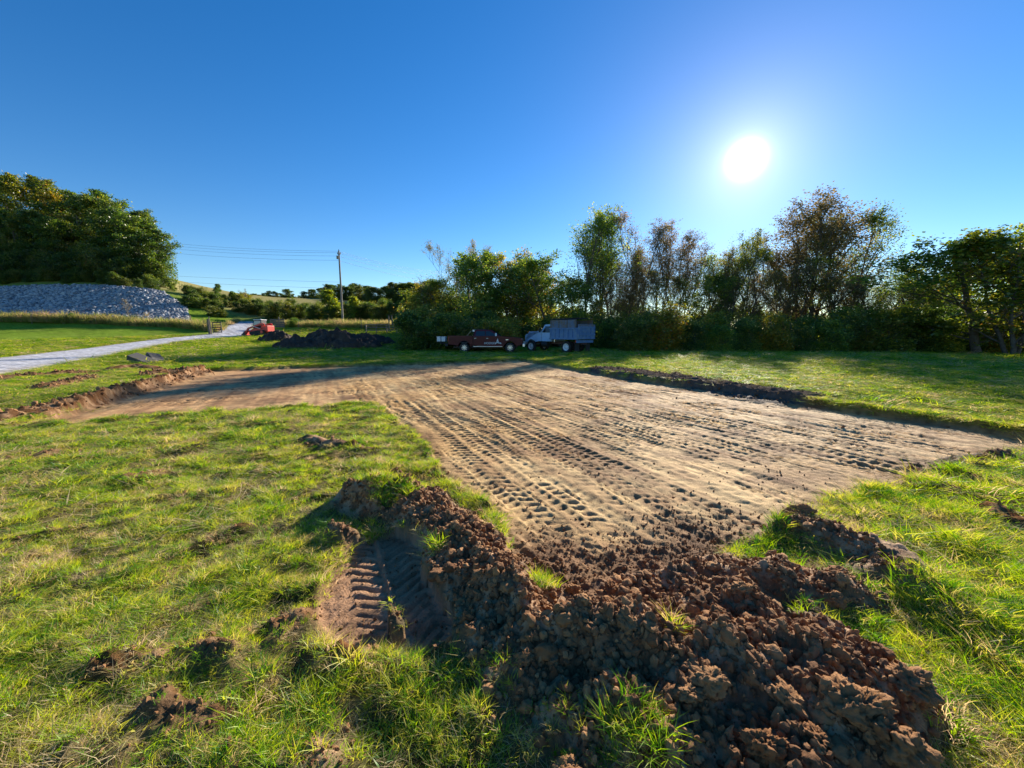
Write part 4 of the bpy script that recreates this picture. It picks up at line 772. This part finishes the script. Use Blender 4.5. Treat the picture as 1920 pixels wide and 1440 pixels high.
# pickup
ppx, ppy, ppz = P(911, 661, 34.2); ppz = zb(ppx, ppy)
pk = empty('pickup_truck', (ppx, ppy, ppz), R(-3), 'dark red crew cab pickup parked in the shade in front of the tree row', 'pickup truck')
low = [(-1.0, .62)] + [(1.68, .55)] + arch(2.2, .50, .52)[0:] + [(2.75, .6), (3.22, .66), (3.28, .8), (3.27, 1.12), (3.15, 1.24), (2.4, 1.33), (1.45, 1.39), (1.3, 1.40), (-1.0, 1.40)]
B().prism(low, -1.0, 1.0, bev=.05).build('body', m_red, pk)
for sgn in (-1, 1):
    side_ = [(-3.12, .70), (-2.3, .62)] + arch(-1.75, .50, .54) + [(-1.0 - .01, .62), (-1.01, 1.43), (-3.1, 1.45)]
    B().prism(side_, sgn * 1.0 - .05, sgn * 1.0 + .03, bev=.015).build('bed_side', m_red, pk)
    B().prism([(-2.35, .62), (-2.4, .62)] + arch(-1.75, .50, .60) + [(-1.15, .62), (-1.1, .62)] + arch(-1.75, .50, .66, 0, 180), sgn * 1.03, sgn * 1.055).build('wheel_arch', m_red, pk)
    B().prism(arch(2.2, .50, .54) + arch(2.2, .50, .60, 0, 180), sgn * 1.0, sgn * 1.035).build('wheel_arch', m_red, pk)
    B().prism([(-.78, 1.42), (-.70, 1.82), (.05, 1.84), (.05, 1.42)], sgn * .93, sgn * .965, sgn * .80, sgn * .835, 1.95).build('side_window', m_glass, pk)
    B().prism([(.12, 1.42), (.12, 1.84), (.50, 1.82), (1.12, 1.43)], sgn * .93, sgn * .965, sgn * .80, sgn * .835, 1.95).build('side_window', m_glass, pk)
    for dx in (-.92, .085, 1.2): B().box((dx, sgn * 1.001, 1.0), (.015, .006, .74)).build('door_gap', m_blk, pk)
    for dx in (-.78, .25): B().box((dx, sgn * 1.02, 1.22), (.16, .04, .04), bev=.01).build('door_handle', m_chrome, pk)
    B().box((.3, sgn * 1.05, .52), (2.5, .16, .05), bev=.01).build('running_board', m_chrome, pk)
    mr_ = B().box((1.02, sgn * 1.16, 1.53), (.14, .2, .26), bev=.03).build('mirror', m_wht if sgn < 0 else m_blk, pk)
    B().box((1.02, sgn * 1.03, 1.47), (.06, .18, .05)).build('mirror_arm', m_blk, mr_)
    B().box((3.2, sgn * .82, 1.06), (.14, .30, .22), bev=.02).build('headlight', m_lamp, pk)
    B().box((-3.13, sgn * .94, 1.15), (.06, .16, .42), bev=.01).build('tail_light', m_tail, pk)
    B().box((1.95, sgn * 1.002, 1.1), (.22, .01, .07)).build('fender_badge', m_chrome, pk)
    for wx_ in (-1.75, 2.2): wheel(pk, wx_, sgn * .88, .42, .42, .28, sgn)
cabp = [(-.98, 1.38), (-.86, 1.90), (-.72, 1.955), (.45, 1.955), (.62, 1.92), (1.40, 1.38)]
B().prism(cabp, -.95, .95, -.80, .80, 1.955, bev=.03).build('cab', m_red, pk)
B().quad([(1.30, -.84, 1.455), (1.30, .84, 1.455), (.67, .74, 1.90), (.67, -.74, 1.90)]).build('windshield', m_glass, pk).location = (.03, 0, .02)
B().quad([(-.985, -.7, 1.45), (-.985, .7, 1.45), (-.895, .66, 1.85), (-.895, -.66, 1.85)]).build('rear_window', m_glass, pk).location = (-.02, 0, 0)
B().box((-2.05, 0, .86), (2.1, 1.9, .06)).build('bed_floor', m_blk, pk); B().box((-3.1, 0, 1.07), (.07, 1.86, .72), bev=.015).build('tailgate', m_red, pk)
B().box((-3.3, 0, .64), (.22, 1.9, .2), bev=.03).build('rear_bumper', m_blk, pk); B().box((3.38, 0, .62), (.2, 1.98, .3), bev=.05).build('front_bumper', m_chrome, pk); B().box((3.29, 0, .98), (.06, 1.3, .40), bev=.01).build('grille', m_blk, pk)
B().box((0, 0, .45), (5.6, .8, .16)).build('chassis', m_blk, pk)
for wx_ in (-1.75, 2.2): B().cyl((wx_, -.8, .42), (wx_, .8, .42), .07).build('axle', m_blk, pk)
B().box((-.35, 0, 1.985), (.9, 1.1, .05), bev=.015).build('roof_rack', m_blk, pk)
B().box((-.96, -.55, 1.86), (.2, .22, .16), bev=.02).build('pale_roof_block', m_lamp, pk)  # pale block at the rear top edge of the cab
dc = B()                                                                  # derrick-like mark beside the lettering
for a_, b_ in [((1.02, .78), (1.14, 1.16)), ((1.26, .78), (1.14, 1.16)), ((1.14, .8), (1.14, 1.2)), ((.92, .74), (1.14, .90)), ((1.14, .90), (1.42, .74)), ((1.22, .76), (1.34, .86)), ((1.34, .86), (1.46, .76))]:
    dc.cyl((a_[0], -1.004, a_[1]), (b_[0], -1.004, b_[1]), .022, n=6)
dc.build('door_logo', m_wht, pk)
tx = bpy.data.curves.new('lettering', 'FONT'); tx.body = 'HODGES'; tx.size = .25; tx.extrude = .002; tx.space_character = 1.05
to = bpy.data.objects.new('lettering_curve', tx); COL.objects.link(to); dg = bpy.context.evaluated_depsgraph_get(); tm_ = bpy.data.meshes.new_from_object(to.evaluated_get(dg)); bpy.data.objects.remove(to)
tm_.materials.clear(); tm_.materials.append(m_wht); t_ = obj('lettering', tm_, pk); t_.location = (-.02, -1.006, .72); t_.rotation_euler = (R(90), 0, 0)
br = B().box((0, 0, 0), (1.0, .14, .04), RY(R(-48))).build('wooden_board', m_plank, None, label='pale wooden board slanting up out of the pickup bed', cat='board')
br.location = (ppx - 1.55, ppy - .4, ppz + 1.5)
for i, (dx, w_, lb_) in enumerate([(-3.72, .34, 'pale box on the hitch rack nearest the pickup tailgate'), (-4.12, .32, 'pale box on the outer end of the hitch rack behind the pickup')]):
    t = empty('storage_box', (ppx + dx, ppy + .2 - .02 * i, ppz + .93), R(-3), lb_, 'box', 'boxes on the hitch rack')
    B().box((0, 0, .19), (w_, .6, .38), bev=.02).build('box_body', m_wht, t); B().box((0, 0, .41), (w_ + .03, .63, .05), bev=.01).build('lid', m_wht, t); B().cyl((-.05, -.2, .44), (.05, -.2, .47), .02).build('handle', m_blk, t)
hk = B(); hk.box((-3.75, 0, .88), (1.2, .7, .04)); hk.box((-3.6, 0, .75), (1.0, .08, .08)); hk.box((-3.95, 0, .83), (.06, .7, .1)); hk.build('hitch_rack', m_blk, pk)

# dump truck
dx_, dy_, _ = P(1046, 661, 34.5); dz_ = zb(dx_, dy_)
dt = empty('dump_truck', (dx_, dy_, dz_), R(135), 'pale dump truck, tinted blue for shade, with plank sideboards parked beside the red pickup', 'dump truck')
m_cab = mat('pale_cab_paint', (.36, .52, .74), .38, noise=((.30, .44, .60), 2, .4, .7), coat=.2); m_bed = mat('worn_blue_bed_paint', (.09, .19, .38), .6, noise=((.17, .26, .38), 3.5, .45, .62)); m_board = mat('blue_plank', (.13, .18, .26), .8, noise=((.18, .14, .12), 3, .45, .6)); m_rust = mat('rusty_frame', (.09, .045, .035), .8)  # cab blue is sky-lit shade on white paint, mixed into its colour
hood = [(1.15, .95), (1.9, .95)] + arch(2.35, .62, .56, 150, 20, 7) + [(3.02, .85), (3.1, 1.0), (3.1, 1.45), (2.95, 1.58), (1.55, 1.86), (1.15, 1.9)]
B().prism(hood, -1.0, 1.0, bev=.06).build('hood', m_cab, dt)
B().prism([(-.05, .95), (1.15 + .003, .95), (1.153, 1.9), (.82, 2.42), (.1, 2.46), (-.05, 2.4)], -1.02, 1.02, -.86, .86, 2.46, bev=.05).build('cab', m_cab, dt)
for sgn in (-1, 1):
    B().prism([(.12, 1.72), (.12, 2.28), (.72, 2.26), (1.02, 1.74)], sgn * .955, sgn * .985, sgn * .885, sgn * .915, 2.28).build('side_window', m_glass, dt)
    B().box((.02, sgn * 1.012, 1.3), (.012, .01, .7)).build('door_gap', m_blk, dt); B().box((1.1, sgn * 1.012, 1.3), (.012, .01, .7)).build('door_gap', m_blk, dt)
    m1 = B().box((1.05, sgn * 1.28, 1.95), (.08, .18, .42), bev=.02).build('mirror', m_blk, dt); B().cyl((1.05, sgn * .95, 1.8), (1.05, sgn * 1.2, 2.1), .015).build('mirror_bracket', m_blk, m1)
    B().box((3.1, sgn * .72, 1.2), (.05, .3, .24), bev=.02).build('headlight', m_lamp, dt)
    B().cyl((.45, sgn * .8, .7), (1.1, sgn * .8, .7), .25, n=20).build('fuel_tank', m_blk, dt)
    wheel(dt, 2.35, sgn * .9, .5, .5, .27, sgn, steel=True); wheel(dt, -1.65, sgn * .93, .5, .5, .26, sgn, steel=True); wheel(dt, -1.65, sgn * .62, .5, .5, .26, sgn, steel=True)
    B().box((-2.62, sgn * .78, .52), (.03, .62, .72)).build('mud_flap', m_rub, dt)
    B().box((-2.7, sgn * .95, .98), (.1, .32, .18), bev=.02).build('tail_light_box', m_tail, dt)
B().quad([(1.10, -.86, 1.95), (1.10, .86, 1.95), (.84, .8, 2.38), (.84, -.8, 2.38)]).build('windshield', m_glass, dt).location = (.045, 0, .01)
B().box((3.2, 0, .78), (.16, 2.2, .28), bev=.04).build('front_bumper', m_wht, dt); B().box((3.105, 0, 1.22), (.04, 1.0, .4), bev=.01).build('grille', m_blk, dt)
B().box((.1, 0, .82), (5.8, .8, .22)).build('chassis', m_rust, dt)
for wx_ in (2.35, -1.65): B().cyl((wx_, -.9, .5), (wx_, .9, .5), .09).build('axle', m_rust, dt)
B().cyl((-.2, .75, .9), (-.2, .75, 2.75), .06).build('exhaust_stack', m_chrome, dt)
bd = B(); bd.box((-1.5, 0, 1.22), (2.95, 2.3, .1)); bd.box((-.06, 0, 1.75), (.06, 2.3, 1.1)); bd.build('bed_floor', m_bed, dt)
for sgn in (-1, 1):
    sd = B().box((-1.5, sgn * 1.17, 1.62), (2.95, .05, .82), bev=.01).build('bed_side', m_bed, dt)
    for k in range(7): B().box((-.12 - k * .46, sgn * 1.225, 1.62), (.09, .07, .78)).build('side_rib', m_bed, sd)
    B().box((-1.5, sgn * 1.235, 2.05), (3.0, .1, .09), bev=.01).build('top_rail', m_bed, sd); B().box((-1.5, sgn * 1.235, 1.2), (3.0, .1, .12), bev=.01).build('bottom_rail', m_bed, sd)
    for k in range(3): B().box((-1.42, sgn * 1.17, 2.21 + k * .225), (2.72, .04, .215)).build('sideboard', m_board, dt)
    for k in range(4): B().box((-.15 - k * .86, sgn * 1.21, 2.42), (.07, .035, .7)).build('sideboard_stake', m_wood, dt)
B().box((-1.42, 0, 2.88), (2.8, 2.4, .05), bev=.01).build('tarp_roll', m_blk, dt)
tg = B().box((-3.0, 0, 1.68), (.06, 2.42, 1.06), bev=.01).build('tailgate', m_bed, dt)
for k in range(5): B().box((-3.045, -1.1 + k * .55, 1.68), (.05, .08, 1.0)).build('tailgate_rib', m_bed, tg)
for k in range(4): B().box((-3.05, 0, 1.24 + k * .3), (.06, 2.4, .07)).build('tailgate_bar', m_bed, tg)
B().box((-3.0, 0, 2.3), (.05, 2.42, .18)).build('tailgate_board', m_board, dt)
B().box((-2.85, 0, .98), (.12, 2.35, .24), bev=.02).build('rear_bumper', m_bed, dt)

# tracked loader
lx, ly, _ = P(490, 629, 54); lz = zb(lx, ly)
ld = empty('track_loader', (lx, ly, lz), R(172), 'orange red compact track loader with white cab roof on the gravel drive', 'loader')
m_or = mat('orange_red_paint', (.62, .045, .03), .4, noise=((.5, .05, .03), 3, .4, .7)); m_cg = mat('pale_glass', (.35, .42, .42), .15)
for sgn in (-1, 1):
    tr_ = B().prism([(-1.15, .12), (-.95, 0), (.75, 0), (1.0, .14), (1.05, .35), (.7, .55), (-.9, .72), (-1.2, .5)], sgn * .72 - .2, sgn * .72 + .2, bev=.03).build('rubber_track', m_rub, ld)
    for k in range(5): B().cyl((-.8 + k * .38, sgn * .93, .16), (-.8 + k * .38, sgn * .95, .16), .11, n=12).build('roller', m_blk, tr_)
    B().cyl((-.88, sgn * .92, .46), (-.88, sgn * .96, .46), .2, n=14).build('sprocket', m_or, tr_)
    B().prism([(-1.15, 1.28), (-1.28, 1.52), (-1.0, 1.64), (-.6, 1.62), (1.35, 1.0), (1.75, .42), (1.72, .2), (1.55, .22), (1.42, .6), (1.2, .88), (-.75, 1.42)], sgn * .72 - .09, sgn * .72 + .09, bev=.02).build('lift_arm', m_or, ld)
    B().cyl((-.6, sgn * .78, .9), (.5, sgn * .78, 1.22), .05).build('hydraulic_ram', m_chrome, ld)
B().prism([(-1.45, .45), (-.9, .35), (1.05, .3), (1.2, .7), (.6, .95), (-.5, 1.0), (-.6, 1.38), (-1.45, 1.3)], -.5, .5, bev=.04).build('body', m_or, ld)
B().box((-1.5, 0, .9), (.16, 1.3, .8), bev=.05).build('rear_door', m_or, ld)
B().prism([(-.55, .95), (.75, .9), (.7, 1.6), (.55, 2.06), (-.55, 2.06)], -.46, .46, bev=.03).build('cab_frame', m_blk, ld)
for sgn in (-1, 1): B().prism([(-.45, 1.3), (.62, 1.3), (.6, 1.6), (.5, 1.94), (-.45, 1.94)], sgn * .465, sgn * .475).build('cab_window', m_cg, ld)
B().box((0, 0, 2.1), (1.25, 1.02, .08), bev=.03).build('cab_roof', m_wht, ld); B().cyl((-.3, .2, 2.14), (-.3, .2, 2.24), .06).build('beacon', m_wht, ld)
B().prism([(1.62, .02), (2.35, .02), (2.3, .08), (1.85, .12), (1.72, .55), (1.62, .6)], -.92, .92, bev=.01).build('bucket', m_or, ld)
for sgn in (-1, 1): B().prism([(1.64, .03), (2.3, .03), (1.75, .55)], sgn * .92 - .02, sgn * .92 + .02).build('bucket_cheek', m_blk, ld)

# utility pole and wires
px0, py0, _ = P(643, 608, 62); pz0 = zb(px0, py0); ptop = HC + ray(634, 470)[1] * 62 - pz0
pl = empty('utility_pole', (px0, py0, pz0), 0, 'tall grey wooden utility pole in the weeds beyond the soil heap', 'utility pole')
m_pole = mat('grey_pole_wood', (.27, .24, .21), .85, noise=((.19, .16, .14), 5, .4, .6)); m_wire = mat('wire', (.05, .055, .06), .5)
B().cyl((0, 0, -.3), (0, 0, ptop), .17, .11, 12).build('pole', m_pole, pl); B().box((0, 0, ptop - .5), (.5, .12, .12)).build('crossarm', m_pole, pl)
for k, (a_, h_) in enumerate([(-.22, -.42), (.22, -.42), (0, .02)]): B().cyl((a_, 0, ptop + h_), (a_, 0, ptop + h_ + .2), .06, .04, 8).build('insulator', m_blk, pl)
B().cyl((-.28, 0, ptop - 1.25), (-.28, 0, ptop - .75), .14, n=12).build('transformer', m_pole, pl)
p2 = empty('utility_pole', (*P(858, 640, 112)[:2], zb(*P(858, 640, 112)[:2])), 0, 'second utility pole hidden behind the dense green trees', 'utility pole')
h2 = HC + ray(858, 512)[1] * 112 - p2.location.z; B().cyl((0, 0, -.3), (0, 0, h2), .17, .11, 10).build('pole', m_pole, p2)
def wire(a, b, sag, label, r=.014):
    a = Vector(a); b = Vector(b); n = 24; pts = []
    for i in range(n + 1): t = i / n; p = a.lerp(b, t); p.z -= sag * 4 * t * (1 - t); pts.append(np.array(p))
    v, f = tubes([(pts[i], pts[i + 1], r, r) for i in range(n)], 4); obj('power_line', mesh('power_line', v, f, m_wire, True), label=label, cat='power line', group='wires on the utility pole')
lab = ['topmost', 'second', 'third', 'lowest of the upper']
for k, (pyl, pyc, pyr) in enumerate([(440, 471, 510), (446, 474, 514), (451, 480, 519), (459, 488, 528)]):
    wire(P(200, pyl, 92), P(634, pyc, 62), .8, '%s wire running left from the pole top to the wooded hill' % lab[k])
    wire(P(634, pyc, 62), P(858, pyr, 112), 1.0, '%s wire running right from the pole top down behind the trees' % lab[k])
wire(P(200, 509, 100), P(636, 529, 62.2), .3, 'thicker cable running left from the middle of the pole'); wire(P(200, 519, 100), P(637, 541, 62.2), .3, 'low cable just under the thicker cable left of the pole')

# gate, fence posts
gx, gy, _ = hit(400, 626); gz = zb(gx, gy)
def post(x, y, h, r, label, group='fence posts', tilt=(0, 0)):
    o = B().cyl((0, 0, -.3), (tilt[0] * h, tilt[1] * h, h), r, r * .9, 8).build('fence_post', m_wood, None, label=label, cat='fence post', group=group); o.location = (x, y, zb(x, y)); return o
post(gx - .45, gy, 1.95, .16, 'thick dark gate post left of the open gate', tilt=(-.05, 0)); o = post(gx - .1, gy - .1, 2.3, .06, 'thin pale leaning post at the gate hinge', tilt=(-.1, 0))
gt = empty('farm_gate', (gx, gy, gz), R(-12), 'open dark five bar gate standing beside the gravel drive', 'gate')
for k in range(5): B().box((.75, 0, .2 + k * .32), (1.45, .06, .12)).build('gate_bar', m_blk, gt)
for k in (0, 1): B().box((.06 + k * 1.4, -.035, .84), (.08, .06, 1.45)).build('gate_upright', m_blk, gt)
for k, (px_, py_, h_, lb_, tl_) in enumerate([(362, 613, 1.7, 'leaning brace post left of the gate shrub', (-.2, 0)), (342, 612, 1.1, 'short slanting strut against the brace post', (.6, 0)), (524, 614, 1.7, 'thick corner post right of the red loader', (0, 0)), (730, 619, 2.0, 'dark post at the left of the small pen', (0, 0)), (738, 620, 2.1, 'taller leaning post of the small pen', (-.1, 0)), (745, 620, 1.5, 'short post at the right of the small pen', (0, 0)), (678, 617, 1.2, 'thin post in the weeds right of the utility pole', (0, 0)), (560, 615, 1.2, 'thin post in the weeds beyond the rounded bush', (0, 0)), (300, 612, 1.2, 'thin post in the weeds below the stone bank', (0, 0)), (180, 608, 1.2, 'thin post in the weeds left of the pale bare tree', (0, 0)), (60, 605, 1.2, 'thin post in the weeds near the left edge', (0, 0))]):
    x_, y_, z_ = hit(px_, py_); post(x_, y_, h_, .1 if h_ > 1.3 else .05, lb_, tilt=tl_)
x_, y_, z_ = hit(715, 624); fr = empty('rail_fence', (x_, y_, z_), 0, 'low dark rail fence stretch beyond the big soil heap', 'fence')
for k in range(3): B().box((0, 0, .35 + k * .35), (4.2, .06, .12)).build('rail', m_wood, fr)
for k in range(4): B().box((-2 + k * 1.35, .05, .55), (.12, .12, 1.15)).build('post', m_wood, fr)
x_, y_, z_ = hit(517, 616); fr = empty('board_panel', (x_, y_, z_), R(5), 'grey board fence panel behind the red loader', 'fence')
for k in range(4): B().box((.3, 0, .3 + k * .34), (2.2, .05, .28)).build('board', m_wood, fr)

# heaps of dark topsoil
def heap(px_, D_, w, dep, h, seed, label, rz=0.0, pyb=None):
    n = 90; xs = np.linspace(-1, 1, n); X, Y = np.meshgrid(xs, xs); r = np.sqrt(X ** 2 + Y ** 2)
    wob = 1 + .25 * fbm(X * 2, Y * 2, 1, 2, seed); z = np.clip(1 - (r * wob) ** 1.3, 0, 1) ** .8; x = X * w / 2; y = Y * dep / 2
    z = z * h * (1 + .35 * fbm(x, y, .7, 3, seed + 1)) + (lumps(x, y, .55, seed, .2, .6) * .7 + lumps(x, y, .22, seed + 2, .2, .6) * .8 + lumps(x, y, .1, seed + 3, .3, .7) * .6) * (z > .02) * np.clip(z * 4, 0, 1) - .04 - .3 * sstep(.97, 1.0, r)
    c = np.broadcast_to(np.array((.055, .036, .026)), X.shape + (3,)) * (1 + .35 * fbm(x, y, .8, 4, seed + 5))[..., None] + np.array((.05, .035, .022)) * sstep(.2, .8, fbm(x, y, 1.4, 3, seed + 6))[..., None]
    idx = np.arange(n * n).reshape(n, n); q = np.stack([idx[:-1, :-1], idx[:-1, 1:], idx[1:, 1:], idx[1:, :-1]], -1).reshape(-1, 4)
    wx, wy, _ = P(px_, 640, D_)
    wz = zbase(wx + x * math.cos(rz) - y * math.sin(rz), wy + x * math.sin(rz) + y * math.cos(rz)) - zb(wx, wy)
    o = obj('soil_heap', mesh('soil_heap', np.stack([x, y, z + wz], -1).reshape(-1, 3), q, M_mound, True, {'col': ('FLOAT_COLOR', np.concatenate([np.clip(c, .02, .5).reshape(-1, 3), np.ones((n * n, 1))], 1))}), label=label, cat='soil heap', group='heaps of dark topsoil')
    o.location = (wx, wy, zb(wx, wy)); o.rotation_euler = (0, 0, rz)
heap(645, 38, 7.6, 4.5, 1.55, 1, 'tallest heap of dark topsoil, right of the heap cluster'); heap(562, 37, 5.4, 3.8, 1.0, 2, 'front left heap of dark topsoil, nearest the pad'); heap(520, 44, 4.2, 3.0, 1.15, 3, 'left heap of dark topsoil just below the red loader')
heap(610, 43, 6.0, 3.5, 1.25, 4, 'heap of dark topsoil behind the tallest heap'); heap(700, 42, 5.0, 3.5, .9, 5, 'low heap of dark topsoil at the right of the cluster')
# clay slabs on the grass
for px_, py_, s_, rt_, lb_ in [(266, 682, (1.0, .6, .30), (.25, .42, .1), 'left one of two tilted grey slabs lying on the grass'), (294, 680, (1.0, .6, .22), (-.25, .5, -.5), 'right one of two tilted grey slabs lying on the grass')]:
    x_, y_, z_ = hit(px_, py_); bm = B().box((0, 0, 0), s_, bev=.03); o = bm.build('slab', mat('slab_' + lb_[:4].strip(), (.09, .085, .075), .9, noise=((.22, .19, .15), 2, .55, .7)), None, label=lb_, cat='slab', group='tilted slabs on the grass'); o.location = (x_, y_, z_ + .2); o.rotation_euler = rt_
# implement in the shade left of the pickup
x_, y_, _ = P(770, 643, 41); z_ = zb(x_, y_); im = empty('garden_tiller', (x_, y_, z_), 0, 'dark low wheeled implement in the shade left of the pickup', 'machine')
B().prism([(-.75, .12), (.1, .12), (.12, .5), (-.15, .75), (-.3, 1.05), (-.5, 1.0), (-.7, .6)], -.3, .3, bev=.05).build('engine_body', m_blk, im); B().box((.75, 0, .36), (1.3, .5, .14), bev=.02).build('deck', m_blk, im)
for a_ in (-.5, 1.2): 
    for s_ in (-1, 1): B().cyl((a_, s_ * .34, .22), (a_, s_ * .46, .22), .22, n=14).build('wheel', m_rub, im)
B().cyl((-.25, 0, .9), (.1, 0, 1.15), .025).build('handlebar', m_blk, im)
